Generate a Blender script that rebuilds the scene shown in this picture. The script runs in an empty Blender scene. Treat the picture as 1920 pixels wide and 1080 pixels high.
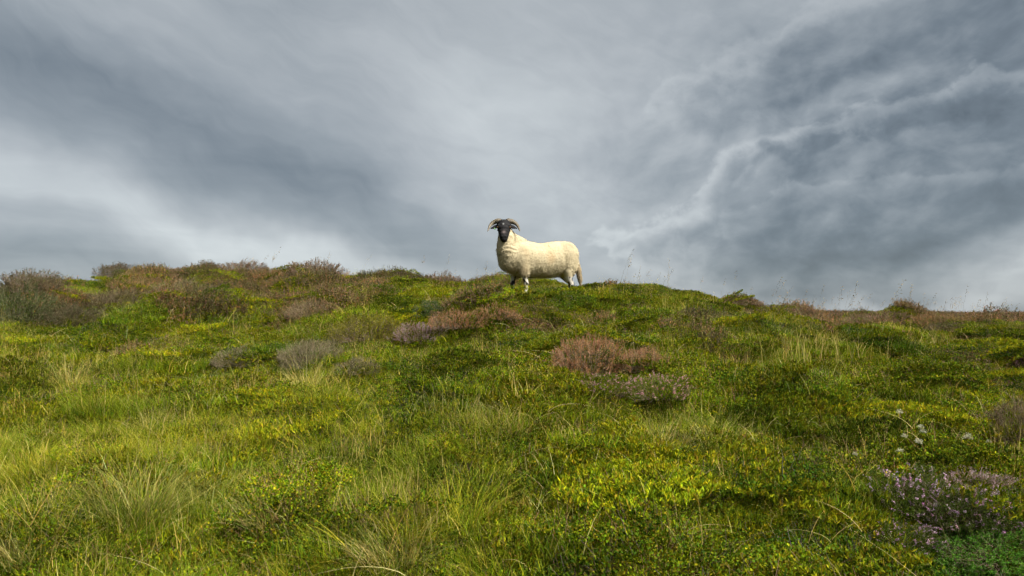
import bpy, bmesh, math, random
import numpy as np
from mathutils import Vector, Matrix, noise as mnoise

rng = np.random.default_rng(7)
random.seed(7)
R = math.radians
scene = bpy.context.scene
COL = scene.collection

# ------------------------------------------------------------------ camera
F_PX = 1371.0                      # focal length in pixels of the 1920 px wide photograph
CAM_Z = 1.5
PITCH = R(3.0)
cam_d = bpy.data.cameras.new('camera')
cam_d.sensor_width = 36.0
cam_d.lens = 36.0 * F_PX / 1920.0
cam_d.clip_start = 0.05
cam_d.clip_end = 5000.0
cam = bpy.data.objects.new('camera', cam_d)
cam.location = (0, 0, CAM_Z)
cam.rotation_euler = (R(90) + PITCH, 0, 0)
COL.objects.link(cam)
scene.camera = cam

# ------------------------------------------------------------------ exposure
scene.view_settings.view_transform = 'Standard'
scene.view_settings.look = 'None'
scene.view_settings.exposure = 3.2
scene.view_settings.gamma = 1.0
scene.view_settings.use_curve_mapping = False
scene.cycles.use_denoising = True
scene.cycles.max_bounces = 3
scene.cycles.diffuse_bounces = 2
scene.cycles.use_adaptive_sampling = True
scene.cycles.adaptive_threshold = 0.02
scene.cycles.adaptive_min_samples = 12
scene.cycles.transmission_bounces = 2
scene.cycles.transparent_max_bounces = 4
scene.cycles.sample_clamp_indirect = 4.0

# ------------------------------------------------------------------ sun
SUN_EL, SUN_AZ = R(52), R(128)      # azimuth from +Y (view direction) towards +X : high, behind the camera and to the right
sun_dir = Vector((math.sin(SUN_AZ) * math.cos(SUN_EL), math.cos(SUN_AZ) * math.cos(SUN_EL), math.sin(SUN_EL)))
sun_d = bpy.data.lights.new('sun', 'SUN')
sun_d.energy = 1.5
sun_d.angle = R(18)
sun_d.color = (1.0, 0.96, 0.89)
sun = bpy.data.objects.new('sun', sun_d)
sun.rotation_euler = sun_dir.to_track_quat('Z', 'Y').to_euler()
sun.location = (8, -10, 20)
COL.objects.link(sun)

# ------------------------------------------------------------------ world sky
def px_dir(px, py):
    """azimuth and elevation (radians) of a pixel of the photograph."""
    v = Vector(((px - 960) / F_PX, 1.0, (540 - py) / F_PX))
    v = Matrix.Rotation(PITCH, 3, 'X') @ v
    v.normalize()
    return math.atan2(v.x, v.y), math.asin(v.z)

world = bpy.data.worlds.new('World')
scene.world = world
world.use_nodes = True
wn, wl = world.node_tree.nodes, world.node_tree.links
wn.clear()

def N(t, **kw):
    n = wn.new(t)
    for k, v in kw.items():
        setattr(n, k, v)
    return n
def _in(sock, v):
    if isinstance(v, bpy.types.NodeSocket):
        wl.new(v, sock)
    else:
        sock.default_value = v
def M(op, a, b=0.0, c=0.0, clamp=False):
    n = N('ShaderNodeMath', operation=op, use_clamp=clamp)
    _in(n.inputs[0], a); _in(n.inputs[1], b)
    if len(n.inputs) > 2: _in(n.inputs[2], c)
    return n.outputs[0]
def VM(op, a, b=(0, 0, 0), s=None):
    n = N('ShaderNodeVectorMath', operation=op)
    _in(n.inputs[0], a); _in(n.inputs[1], b)
    if s is not None: _in(n.inputs['Scale'], s)
    return n.outputs[1] if op in ('DOT_PRODUCT', 'LENGTH') else n.outputs[0]
def NOISE(vec, scale, detail=4.0, rough=0.5, dist=0.0, lac=2.0, color=False):
    n = N('ShaderNodeTexNoise', noise_dimensions='2D')
    n.inputs['Scale'].default_value = scale
    n.inputs['Detail'].default_value = detail
    n.inputs['Roughness'].default_value = rough
    n.inputs['Lacunarity'].default_value = lac
    n.inputs['Distortion'].default_value = dist
    wl.new(vec, n.inputs['Vector'])
    return n.outputs['Color' if color else 'Fac']
def MAP(vec, loc=(0, 0, 0), rot=0.0, scale=(1, 1, 1), kind='TEXTURE'):
    n = N('ShaderNodeMapping', vector_type=kind)
    n.inputs['Location'].default_value = loc
    n.inputs['Rotation'].default_value = (0, 0, rot)
    n.inputs['Scale'].default_value = scale
    wl.new(vec, n.inputs['Vector'])
    return n.outputs[0]

tc = N('ShaderNodeTexCoord').outputs['Generated']
dirn = VM('NORMALIZE', tc)
sep = N('ShaderNodeSeparateXYZ'); wl.new(dirn, sep.inputs[0])
az = M('ARCTAN2', sep.outputs[0], sep.outputs[1])
el = M('ARCSINE', sep.outputs[2])
comb = N('ShaderNodeCombineXYZ')
wl.new(az, comb.inputs[0]); wl.new(el, comb.inputs[1])
P0 = comb.outputs[0]
# layer-of-cloud coordinates: streaks converge towards the horizon
den = M('ADD', M('MAXIMUM', sep.outputs[2], 0.0), 0.16)
plane = N('ShaderNodeCombineXYZ')
wl.new(M('DIVIDE', sep.outputs[0], den), plane.inputs[0])
wl.new(M('DIVIDE', sep.outputs[1], den), plane.inputs[1])
PL = plane.outputs[0]
# domain warp
w1 = VM('SUBTRACT', NOISE(P0, 4.5, 2, 0.5, color=True), (0.5, 0.5, 0.5))
w2 = VM('SUBTRACT', NOISE(P0, 16.0, 2, 0.55, color=True), (0.5, 0.5, 0.5))
P = VM('ADD', VM('ADD', P0, VM('SCALE', w1, s=0.10)), VM('SCALE', w2, s=0.03))

acc = 0.578                                  # mean display value of the cloud sheet (about sRGB)
# px, py, half-width px, half-height px, rotation deg (screen, + = rising to the right), amount
BLOBS = [
    (1050, 120, 330, 210, -15, 0.13), (800, 160, 190, 60, -25, 0.06), (980, 340, 280, 130, -40, 0.11),
    (250, 40, 330, 90, -10, 0.06), (40, 110, 200, 110, 0, -0.05),
    (180, 200, 420, 60, -14, -0.05), (470, 310, 330, 70, -22, -0.07), (780, 440, 200, 50, -25, -0.04),
    (60, 330, 250, 50, -18, 0.12), (330, 425, 320, 42, -15, 0.12), (600, 488, 230, 30, -6, 0.17), (60, 440, 240, 30, -8, 0.06), (20, 480, 160, 50, 0, -0.05),
    (820, 370, 70, 45, -30, 0.06), (1100, 470, 260, 60, 0, 0.05),
    (1910, 40, 140, 200, 0, -0.08), (1480, 110, 120, 90, -30, -0.04),
    (1590, 225, 110, 24, 8, 0.04), (1730, 185, 110, 26, 20, 0.05), (1860, 150, 100, 24, 0, 0.05),
    (1580, 490, 330, 50, -3, -0.09), (1890, 490, 140, 45, 10, 0.25), (1840, 565, 220, 20, 5, 0.10), (1330, 545, 240, 50, -5, 0.04), (1150, 250, 160, 110, -35, -0.03),
]
for (bx, by, sx, sy, rot, amt) in BLOBS:
    a0, e0 = px_dir(bx, by)
    q = MAP(P, (a0, e0, 0), R(rot), (sx / F_PX, sy / F_PX, 1))
    d = VM('DOT_PRODUCT', q, q)
    g = M('POWER', 2.71828, M('MULTIPLY', d, -0.9))
    acc = M('MULTIPLY_ADD', g, amt, acc)
# soft streaky sheet detail over all the sky
st = NOISE(MAP(PL, (0, 0, 0), R(28), (1.0, 0.5, 1)), 0.9, 4, 0.5, 0.3)
acc = M('MULTIPLY_ADD', M('SUBTRACT', st, 0.5), 0.16, acc)
st2 = NOISE(MAP(P, (0, 0, 0), R(-24), (1.0, 0.26, 1)), 8.0, 6, 0.58, 0.3)
acc = M('MULTIPLY_ADD', M('SUBTRACT', st2, 0.5), 0.10, acc)
# lumpy cumulus, strongest on the right half of the view, lit from upper left
def lump(v):
    return NOISE(v, 12.0, 5, 0.50, 0.0)
PS = MAP(P0, (0, 0, 0), R(14), (1.0, 0.6, 1))
PSw = VM('ADD', VM('ADD', PS, VM('SCALE', w1, s=0.05)), VM('SCALE', w2, s=0.02))
l0 = lump(PSw)
l1 = lump(VM('ADD', PSw, (-0.012, 0.022, 0)))
relief = M('SUBTRACT', l0, l1)
ac, ec = px_dir(1640, 270)
q = MAP(P, (ac, ec, 0), R(14), (470 / F_PX, 230 / F_PX, 1))
reg = M('POWER', 2.71828, M('MULTIPLY', VM('DOT_PRODUCT', q, q), -0.8))
reg2 = M('MULTIPLY_ADD', reg, 0.92, 0.05)
acc = M('MULTIPLY_ADD', M('MULTIPLY', relief, reg2), 0.42, acc)
# banks of heavier cloud with billowing, brighter upper rims
big = NOISE(VM('ADD', P0, VM('SCALE', w2, s=0.03)), 6.5, 6, 0.56)
def SS(v, a, b):
    n = N('ShaderNodeMapRange', interpolation_type='SMOOTHSTEP')
    _in(n.inputs[0], v); n.inputs[1].default_value = a; n.inputs[2].default_value = b
    return n.outputs[0]
for (bx, by, sx, sy, rot, dark, rim) in [(1720, 385, 430, 150, 9, -0.115, 0.10), (1800, 60, 400, 120, 8, -0.12, 0.045), (1650, 420, 250, 70, 4, -0.045, 0.06), (300, 235, 560, 105, -17, -0.025, 0.0)]:
    a0, e0 = px_dir(bx, by)
    q = MAP(P0, (a0, e0, 0), R(rot), (sx / F_PX, sy / F_PX, 1))
    g = M('POWER', 2.71828, M('MULTIPLY', VM('DOT_PRODUCT', q, q), -0.7))
    g = M('ADD', M('MULTIPLY_ADD', M('SUBTRACT', big, 0.5), 0.75, g), M('MULTIPLY', M('SUBTRACT', l0, 0.5), 0.35))
    acc = M('MULTIPLY_ADD', SS(g, 0.45, 0.63), dark, acc)
    if rim:
        sq = N('ShaderNodeSeparateXYZ'); wl.new(q, sq.inputs[0])
        upper = SS(M('SUBTRACT', sq.outputs[1], M('MULTIPLY', sq.outputs[0], 0.5)), -0.1, 0.7)
        band = M('MULTIPLY', SS(g, 0.39, 0.47), M('SUBTRACT', 1.0, SS(g, 0.47, 0.78)))
        acc = M('MULTIPLY_ADD', M('MULTIPLY', band, upper), rim, acc)

ramp = N('ShaderNodeValToRGB')
cr = ramp.color_ramp
def lin(c):
    return tuple(((v / 255) / 12.92 if v / 255 <= 0.04045 else ((v / 255 + 0.055) / 1.055) ** 2.4) for v in c)
stops = [(0.0, (52, 60, 66)), (0.30, (84, 93, 100)), (0.42, (111, 121, 129)), (0.54, (144, 152, 158)), (0.66, (173, 179, 183)), (0.80, (202, 208, 210)), (1.0, (225, 228, 229))]
while len(cr.elements) < len(stops):
    cr.elements.new(0.5)
for e, (p, c) in zip(cr.elements, stops):
    e.position = p
    e.color = (*lin(c), 1)
acc = M('MULTIPLY_ADD', acc, 0.84, 0.085)
wl.new(acc, ramp.inputs[0])
bg_c = N('ShaderNodeBackground'); wl.new(ramp.outputs[0], bg_c.inputs[0]); bg_c.inputs[1].default_value = 0.113
sky = N('ShaderNodeTexSky', sky_type='NISHITA')
sky.sun_disc = False
sky.sun_elevation = SUN_EL
sky.sun_rotation = SUN_AZ
bg_s = N('ShaderNodeBackground'); wl.new(sky.outputs[0], bg_s.inputs[0]); bg_s.inputs[1].default_value = 0.05
mx = N('ShaderNodeMixShader'); mx.inputs[0].default_value = 0.975
wl.new(bg_s.outputs[0], mx.inputs[1]); wl.new(bg_c.outputs[0], mx.inputs[2])
wo = N('ShaderNodeOutputWorld'); wl.new(mx.outputs[0], wo.inputs[0])
world.cycles.sampling_method = 'NONE'


# ------------------------------------------------------------------ numeric helpers
def _hash(ix, iy, seed):
    h = (ix.astype(np.int64) * 374761393 + iy.astype(np.int64) * 668265263 + seed * 1442695041) & 0xFFFFFFFF
    h = ((h ^ (h >> 13)) * 1274126177) & 0xFFFFFFFF
    return ((h ^ (h >> 16)) & 0xFFFF) / 65535.0
def vnoise(x, y, seed=0):
    x = np.asarray(x, float); y = np.asarray(y, float)
    ix, iy = np.floor(x), np.floor(y)
    fx, fy = x - ix, y - iy
    ux, uy = fx * fx * fx * (fx * (fx * 6 - 15) + 10), fy * fy * fy * (fy * (fy * 6 - 15) + 10)
    def g(a, b):
        an = _hash(ix + a, iy + b, seed) * 2 * np.pi
        return np.cos(an) * (fx - a) + np.sin(an) * (fy - b)
    return (g(0, 0) * (1 - ux) + g(1, 0) * ux) * (1 - uy) + (g(0, 1) * (1 - ux) + g(1, 1) * ux) * uy
def fbm(x, y, seed=0, octv=4):
    s, a, t = 1.0, 1.0, 0.0
    for i in range(octv):
        t = t + a * vnoise(x * s, y * s, seed + i * 17)
        s *= 2.03; a *= 0.5
    return t
def smooth(t):
    t = np.clip(t, 0, 1)
    return t * t * (3 - 2 * t)

# ------------------------------------------------------------------ terrain height
def worley(x, y, size, seed):
    """distance to the nearest jittered cell centre (in cells) and that cell's random number."""
    x = np.asarray(x, float) / size; y = np.asarray(y, float) / size
    x, y = x + 0.25 * vnoise(x * 1.3, y * 1.3, seed + 5), y + 0.25 * vnoise(x * 1.3 + 9, y * 1.3, seed + 6)
    ix, iy = np.floor(x), np.floor(y)
    d1 = np.full(x.shape, 9.0); cid = np.zeros(x.shape)
    for a in (-1, 0, 1):
        for b in (-1, 0, 1):
            cx, cy = ix + a, iy + b
            dx = cx + 0.15 + 0.7 * _hash(cx, cy, seed) - x; dy = cy + 0.15 + 0.7 * _hash(cx, cy, seed + 1) - y
            d = np.sqrt(dx * dx + dy * dy)
            k = d < d1
            d1 = np.where(k, d, d1); cid = np.where(k, _hash(cx, cy, seed + 2), cid)
    return d1, cid
def hummock_mask(x, y):
    # strongest from the middle to the right and on the upper left; the left foreground is smoother grass
    return np.clip(0.55 + 0.5 * smooth((x + 0.13 * y + 0.6) / 1.6) + 0.55 * smooth((y - 6.5) / 3) + 0.6 * fbm(x * 0.5, y * 0.5, 201, 2), 0.25, 1.15)
SKY_PTS = [(-420, 605, 15.0), (-100, 592, 14.5), (0, 586, 14.0), (110, 570, 13.8), (220, 545, 13.5), (400, 525, 13.0), (640, 535, 12.5), (760, 538, 12.3), (880, 540, 12.0),
           (1000, 541, 11.8), (1170, 553, 11.6), (1250, 580, 11.6), (1340, 599, 11.7), (1430, 609, 11.9), (1520, 621, 12.3), (1600, 631, 13.0), (1680, 625, 13.0), (1760, 630, 15.0), (1920, 628, 19.0), (2300, 626, 22.0)]
_sx, _sy, _sz = [], [], []
for (px, py, d) in SKY_PTS:
    v = Matrix.Rotation(PITCH, 3, 'X') @ Vector(((px - 960) / F_PX, 1.0, (540 - py) / F_PX))
    v *= d / v.y
    _sx.append(v.x); _sy.append(d); _sz.append(CAM_Z + v.z)
_sx, _sy, _sz = map(np.array, (_sx, _sy, _sz))
BUMPS = []
SHEEP_YAW = R(25)
SHEEP_Y = 10.45
SHEEP_X = (1008 - 960) / F_PX * SHEEP_Y
def h_base(x, y):
    x = np.asarray(x, float); y = np.asarray(y, float)
    xr = x * 12.5 / np.maximum(12.5, y) if False else x
    yc = np.interp(xr, _sx, _sy); zc = np.interp(xr, _sx, _sz)
    y0, z0 = 2.5, 0.47 + 0.02 * np.sin(x * 0.5)
    t = (y - y0) / (yc - y0)
    tc_ = np.clip(t, 0, 1)
    up = z0 + (zc - z0) * (tc_ + 0.16 * tc_ * (1 - tc_))
    front = z0 + (y - y0) * 0.20
    front = np.where(y < -4, z0 - 6.5 * 0.2 + (y + 4) * 0.05, front)
    b = np.maximum(y - yc, 0)
    back = zc - 0.16 * b * smooth(b / 2.0)
    back = np.maximum(back, zc * 0.0 + 0.75)
    # the next swell of the moor, far behind
    far = 0.75 + 1.22 * smooth((y - 26) / 30.0) + 0.25 * np.sin(x * 0.05 + 1.0) * smooth((y - 26) / 30.0) - 2.5 * smooth((y - 75) / 160.0)
    z = np.where(t < 0, front, np.where(t <= 1, up, np.maximum(back, np.where(y > yc + 3, far, -9))))
    return z
def height(x, y):
    x = np.asarray(x, float); y = np.asarray(y, float)
    z = h_base(x, y)
    near = 1 - smooth((np.hypot(x, y - 8) - 16) / 10)
    z = z + (0.11 * fbm(x * 0.75, y * 0.75, 3, 2) + 0.11 * fbm(x * 1.8, y * 1.8, 11, 2) + 0.05 * (0.35 - np.abs(vnoise(x * 2.6, y * 2.6, 131))) + 0.05 * (0.35 - np.abs(vnoise(x * 5.0, y * 5.0, 137)))) * (0.35 + 0.65 * near)
    d1, _c = worley(x, y, 0.85, 301)
    d2, _c2 = worley(x, y, 0.36, 311)
    hm = hummock_mask(x, y) * near
    z = z + hm * (0.32 * (0.75 - np.minimum(d1, 0.95) ** 2) * (0.45 + 0.9 * _c) + 0.05 * (0.6 - np.minimum(d2, 0.95) ** 2)) - 0.145 * near
    z = z + 0.25 * (1 - near) * fbm(x * 0.06, y * 0.06, 29, 3)
    st = np.exp(-((x - SHEEP_X + 0.15) / 1.35) ** 4 - ((y - SHEEP_Y - 0.35) / 1.1) ** 4)
    z = z * (1 - st) + st * (h_base(x, y) - 0.055)
    for (bx, by, rx, ry, hh) in BUMPS:
        z = z + hh * np.exp(-((x - bx) / rx) ** 2 - ((y - by) / ry) ** 2)
    return z
def px_ray(px, py):
    v = Matrix.Rotation(PITCH, 3, 'X') @ Vector(((px - 960) / F_PX, 1.0, (540 - py) / F_PX))
    return v
_steps = np.arange(2.0, 26.0, 0.01)
def on_ground(px, py, hf=None):
    v = px_ray(px, py)
    xs, ys, zs = v.x * _steps, v.y * _steps, CAM_Z + v.z * _steps
    g = (hf or height)(xs, ys)
    k = np.nonzero(zs <= g)[0]
    i = int(k[0]) if len(k) else int(np.argmin(zs - g))
    return float(xs[i]), float(ys[i])
for (px, py, rx, ry, hh) in [
        (1120, 690, .55, .40, .20), (1260, 740, .60, .45, .12), (860, 640, 1.1, .45, .20), (690, 620, .5, .4, .20), (1560, 700, .9, .5, .16),
        (1720, 960, .50, .35, .16), (450, 680, .45, .3, .12), (600, 690, .55, .3, .12), (250, 960, .32, .28, .14), (560, 985, .3, .25, .12),
        (150, 860, .4, .3, .10), (1050, 920, .5, .35, .10), (350, 610, .8, .5, .15), (120, 600, 1.0, .6, .18), (1480, 800, .7, .4, .10),
        (1330, 850, .3, .25, .08), (760, 1030, .3, .25, .10), (1860, 800, .4, .4, .15), (60, 1050, .35, .25, .12), (60, 545, .5, .5, .16), (225, 522, .45, .4, .12), (390, 514, .5, .4, .08), (600, 528, .7, .4, .08), (1485, 588, .5, .5, .10), (1665, 605, .6, .5, .14), (1400, 580, .3, .4, .06), (750, 530, .35, .4, .07), (880, 760, .6, .3, .10), (560, 600, .6, .4, .14)]:
    bx, by = on_ground(px, py, h_base)
    BUMPS.append((bx, by, rx, ry, hh))

# ------------------------------------------------------------------ material helpers
def new_mat(name):
    m = bpy.data.materials.new(name)
    m.use_nodes = True
    m.node_tree.nodes.clear()
    return m, m.node_tree.nodes, m.node_tree.links

def veg_mat(name, instanced, rough=0.7, trans=0.35, spec=0.05):
    m, n, l = new_mat(name)
    ca = n.new('ShaderNodeAttribute'); ca.attribute_name = 'col'
    out_c = ca.outputs['Color']
    ti = n.new('ShaderNodeAttribute'); ti.attribute_name = 'tint'
    ti.attribute_type = 'INSTANCER' if instanced else 'OBJECT'
    mul = n.new('ShaderNodeMix'); mul.data_type = 'RGBA'; mul.blend_type = 'MULTIPLY'; mul.inputs[0].default_value = 1.0
    l.new(out_c, mul.inputs[6]); l.new(ti.outputs['Color'], mul.inputs[7])
    # patchy wear and dryness by place
    geo = n.new('ShaderNodeNewGeometry')
    no = n.new('ShaderNodeTexNoise'); no.inputs['Scale'].default_value = 2.3; no.inputs['Detail'].default_value = 3
    l.new(geo.outputs['Position'], no.inputs['Vector'])
    mr = n.new('ShaderNodeMapRange'); mr.inputs[1].default_value = 0.3; mr.inputs[2].default_value = 0.7; mr.inputs[3].default_value = 0.78; mr.inputs[4].default_value = 1.22
    l.new(no.outputs[0], mr.inputs[0])
    sc = n.new('ShaderNodeVectorMath'); sc.operation = 'SCALE'
    l.new(mul.outputs[2], sc.inputs[0]); l.new(mr.outputs[0], sc.inputs['Scale'])
    b = n.new('ShaderNodeBsdfPrincipled')
    b.inputs['Roughness'].default_value = rough
    b.inputs['Specular IOR Level'].default_value = spec
    l.new(sc.outputs[0], b.inputs['Base Color'])
    t = n.new('ShaderNodeBsdfTranslucent'); l.new(sc.outputs[0], t.inputs[0])
    mxs = n.new('ShaderNodeMixShader'); mxs.inputs[0].default_value = trans
    l.new(b.outputs[0], mxs.inputs[1]); l.new(t.outputs[0], mxs.inputs[2])
    o = n.new('ShaderNodeOutputMaterial'); l.new(mxs.outputs[0], o.inputs[0])
    return m
MAT_VI = veg_mat('moor_foliage_cover', True)
MAT_VO = veg_mat('moor_foliage_plant', False)
MAT_TWIG = veg_mat('twig_bark', False, 0.8, 0.0, 0.15)

def ground_mat():
    m, n, l = new_mat('peaty_moor_soil')
    geo = n.new('ShaderNodeNewGeometry')
    n1 = n.new('ShaderNodeTexNoise'); n1.inputs['Scale'].default_value = 1.4; n1.inputs['Detail'].default_value = 6; n1.inputs['Roughness'].default_value = 0.6
    n2 = n.new('ShaderNodeTexNoise'); n2.inputs['Scale'].default_value = 30.0; n2.inputs['Detail'].default_value = 5; n2.inputs['Roughness'].default_value = 0.65
    l.new(geo.outputs['Position'], n1.inputs[0]); l.new(geo.outputs['Position'], n2.inputs[0])
    r1 = n.new('ShaderNodeValToRGB')
    r1.color_ramp.elements[0].position = 0.33; r1.color_ramp.elements[0].color = (0.045, 0.035, 0.014, 1)
    r1.color_ramp.elements[1].position = 0.66; r1.color_ramp.elements[1].color = (0.085, 0.085, 0.02, 1)
    l.new(n1.outputs[0], r1.inputs[0])
    r2 = n.new('ShaderNodeValToRGB')
    r2.color_ramp.elements[0].position = 0.35; r2.color_ramp.elements[0].color = (0.5, 0.5, 0.45, 1)
    r2.color_ramp.elements[1].position = 0.7; r2.color_ramp.elements[1].color = (1.5, 1.45, 1.2, 1)
    l.new(n2.outputs[0], r2.inputs[0])
    mul = n.new('ShaderNodeMix'); mul.data_type = 'RGBA'; mul.blend_type = 'MULTIPLY'; mul.inputs[0].default_value = 1
    l.new(r1.outputs[0], mul.inputs[6]); l.new(r2.outputs[0], mul.inputs[7])
    b = n.new('ShaderNodeBsdfPrincipled'); b.inputs['Roughness'].default_value = 0.95; b.inputs['Specular IOR Level'].default_value = 0.1
    l.new(mul.outputs[2], b.inputs['Base Color'])
    bu = n.new('ShaderNodeBump'); bu.inputs['Strength'].default_value = 0.8; bu.inputs['Distance'].default_value = 0.03
    l.new(n2.outputs[0], bu.inputs['Height']); l.new(bu.outputs[0], b.inputs['Normal'])
    o = n.new('ShaderNodeOutputMaterial'); l.new(b.outputs[0], o.inputs[0])
    return m

# ------------------------------------------------------------------ terrain mesh
def axis(lo, hi, step, far_lo, far_hi):
    core = np.arange(lo, hi + 1e-6, step)
    def out(start, end, s):
        r, p = [], start
        while p < end:
            s *= 1.16; p += s; r.append(p)
        return r
    a = [-v for v in out(-lo, -far_lo, step)][::-1]
    b = out(hi, far_hi, step)
    return np.concatenate([a, core, b])
gx = axis(-12, 13, 0.075, -1500, 1500); gy = axis(1.4, 18, 0.075, -400, 2500)
GX, GY = np.meshgrid(gx, gy)
GZ = height(GX, GY)
nv = GX.size; nxn, nyn = len(gx), len(gy)
V = np.stack([GX.ravel(), GY.ravel(), GZ.ravel()], 1)
ii = np.arange(nv).reshape(nyn, nxn)
Fq = np.stack([ii[:-1, :-1].ravel(), ii[:-1, 1:].ravel(), ii[1:, 1:].ravel(), ii[1:, :-1].ravel()], 1)
me = bpy.data.meshes.new('moor_ground')
me.from_pydata(V.tolist(), [], Fq.tolist())
me.shade_smooth()
me.materials.append(ground_mat())
ground = bpy.data.objects.new('moor_ground', me)
ground['kind'] = 'structure'
ground['label'] = 'dark peaty soil of the moorland slope'
COL.objects.link(ground)

def normals(x, y):
    e = 0.06
    dx = (height(x + e, y) - height(x - e, y)) / (2 * e)
    dy = (height(x, y + e) - height(x, y - e)) / (2 * e)
    n = np.stack([-dx, -dy, np.ones_like(dx)], 1)
    return n / np.linalg.norm(n, axis=1, keepdims=True)

# ------------------------------------------------------------------ plant generators (return V, faces, colours)
class Geo:
    def __init__(s): s.v, s.f, s.c, s.n = [], [], [], 0
    def add(s, v, f, c):
        v = np.asarray(v, float).reshape(-1, 3)
        s.v.append(v); s.c.append(np.asarray(c, float).reshape(-1, 3))
        s.f.append(np.asarray(f, np.int64) + s.n); s.n += len(v)
    def mesh(s, name, mat):
        V = np.concatenate(s.v); C = np.concatenate(s.c)
        tris = [f for f in s.f if f.shape[1] == 3]; quads = [f for f in s.f if f.shape[1] == 4]
        fl = []
        if quads: fl += np.concatenate(quads).tolist()
        if tris: fl += np.concatenate(tris).tolist()
        me = bpy.data.meshes.new(name)
        me.from_pydata(V.tolist(), [], fl)
        a = me.attributes.new('col', 'FLOAT_COLOR', 'POINT')
        a.data.foreach_set('color', np.concatenate([C, np.ones((len(C), 1))], 1).astype(np.float32).ravel())
        me.materials.append(mat)
        me.shade_smooth()
        return me

def pick(cols, n, jit=0.18, w=None):
    cols = np.asarray(cols, float)
    i = rng.choice(len(cols), n, p=None if w is None else np.asarray(w) / np.sum(w))
    c = cols[i] * (1 + rng.normal(0, jit, (n, 1))) * (1 + rng.normal(0, 0.06, (n, 3)))
    return np.clip(c, 0.002, 0.9)

def blades(g, roots, L, w, az, lean, droop, cols, segs=4, tip=None, tipmix=0.0, kink=0.0):
    """arched blades; roots (n,3), L length, az heading, lean = horizontal reach at the tip, droop = how far the tip sinks."""
    n = len(roots)
    t = np.linspace(0, 1, segs + 1)[None, :]
    hd = np.stack([np.cos(az), np.sin(az), np.zeros(n)], 1)
    sd = np.stack([-np.sin(az), np.cos(az), np.zeros(n)], 1)
    tw = rng.uniform(0, np.pi, n)
    reach = (lean[:, None] * (0.35 * t + 0.65 * t ** 2)) * L[:, None]
    up = (t * np.sqrt(np.clip(1 - 0.5 * lean ** 2, 0.15, 1))[:, None] - droop[:, None] * t ** 2.4) * L[:, None]
    side = kink * rng.normal(0, 1, (n, 1)) * L[:, None] * t ** 2
    c = roots[:, None, :] + hd[:, None, :] * reach[..., None] + sd[:, None, :] * side[..., None]
    c[..., 2] += up
    wid = w[:, None] * (1 - t ** 1.5) * 0.5
    wv = sd * np.cos(tw)[:, None] + hd * np.sin(tw)[:, None]
    a = c[:, :-1] - wv[:, None] * wid[:, :-1, None]
    b = c[:, :-1] + wv[:, None] * wid[:, :-1, None]
    k = segs
    vv = np.concatenate([a, b, c[:, -1:]], 1)      # n, 2k+1
    base = (np.arange(n) * (2 * k + 1))[:, None]
    colr = np.repeat(cols[:, None, :], 2 * k + 1, 1)
    if tip is not None:
        tt = np.concatenate([t[0, :-1], t[0, :-1], [1.0]])[None, :, None]
        mixv = np.clip((tt - 0.4) / 0.6, 0, 1) * tipmix * rng.uniform(0, 1, (n, 1, 1))
        colr = colr * (1 - mixv) + np.asarray(tip)[None, None] * mixv
    q = []
    for i in range(k - 1):
        q.append(np.stack([i + base[:, 0], i + 1 + base[:, 0], k + i + 1 + base[:, 0], k + i + base[:, 0]], 1))
    tr = np.stack([k - 1 + base[:, 0], 2 * k + base[:, 0], 2 * k - 1 + base[:, 0]], 1)
    g.add(vv.reshape(-1, 3), np.concatenate(q), colr.reshape(-1, 3))
    # the triangles index the same vertices
    g.f.append(tr + (g.n - len(vv) * (2 * k + 1)))
    return c[:, -1]

def disc(n, r, power=0.5):
    a = rng.uniform(0, 2 * np.pi, n); q = r * rng.uniform(0, 1, n) ** power
    return np.stack([q * np.cos(a), q * np.sin(a), np.zeros(n)], 1)

def rdir(n, up=0.0):
    v = rng.normal(0, 1, (n, 3)); v[:, 2] = np.abs(v[:, 2]) * (0.4 + up) + up
    return v / np.linalg.norm(v, axis=1, keepdims=True)

def leaves(g, pos, d, ln, wd, cols):
    """folded diamond leaves at pos, pointing along d."""
    n = len(pos)
    r = rng.normal(0, 1, (n, 3))
    s = np.cross(d, r); s /= np.linalg.norm(s, axis=1, keepdims=True) + 1e-9
    nn = np.cross(s, d)
    ln = np.broadcast_to(ln, (n,))[:, None]; wd = np.broadcast_to(wd, (n,))[:, None]
    b = pos; tip = pos + d * ln - nn * ln * 0.12
    m = pos + d * ln * 0.48 + nn * wd * 0.12
    v = np.stack([b, m + s * wd * 0.5, tip, m - s * wd * 0.5], 1)
    f0 = np.arange(n)[:, None] * 4
    f = np.concatenate([f0 + np.array([[0, 1, 2]]), f0 + np.array([[0, 2, 3]])])
    g.add(v, f, np.repeat(cols[:, None, :], 4, 1))

def twigs(g, a, b, r, cols):
    """thin three-sided sticks from a to b."""
    n = len(a)
    d = b - a; ln = np.linalg.norm(d, axis=1, keepdims=True) + 1e-9; d = d / ln
    s = np.cross(d, rng.normal(0, 1, (n, 3))); s /= np.linalg.norm(s, axis=1, keepdims=True) + 1e-9
    u = np.cross(d, s)
    r = np.broadcast_to(r, (n,))[:, None]
    vs = []
    for k in range(3):
        o = (math.cos(k * 2.094) * s + math.sin(k * 2.094) * u) * r
        vs += [a + o, b + o * 0.55]
    v = np.stack(vs, 1)
    f0 = np.arange(n)[:, None] * 6
    f = np.concatenate([f0 + np.array([[0, 2, 3, 1]]), f0 + np.array([[2, 4, 5, 3]]), f0 + np.array([[4, 0, 1, 5]])])
    g.add(v, f, np.repeat(cols[:, None, :], 6, 1))

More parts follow.
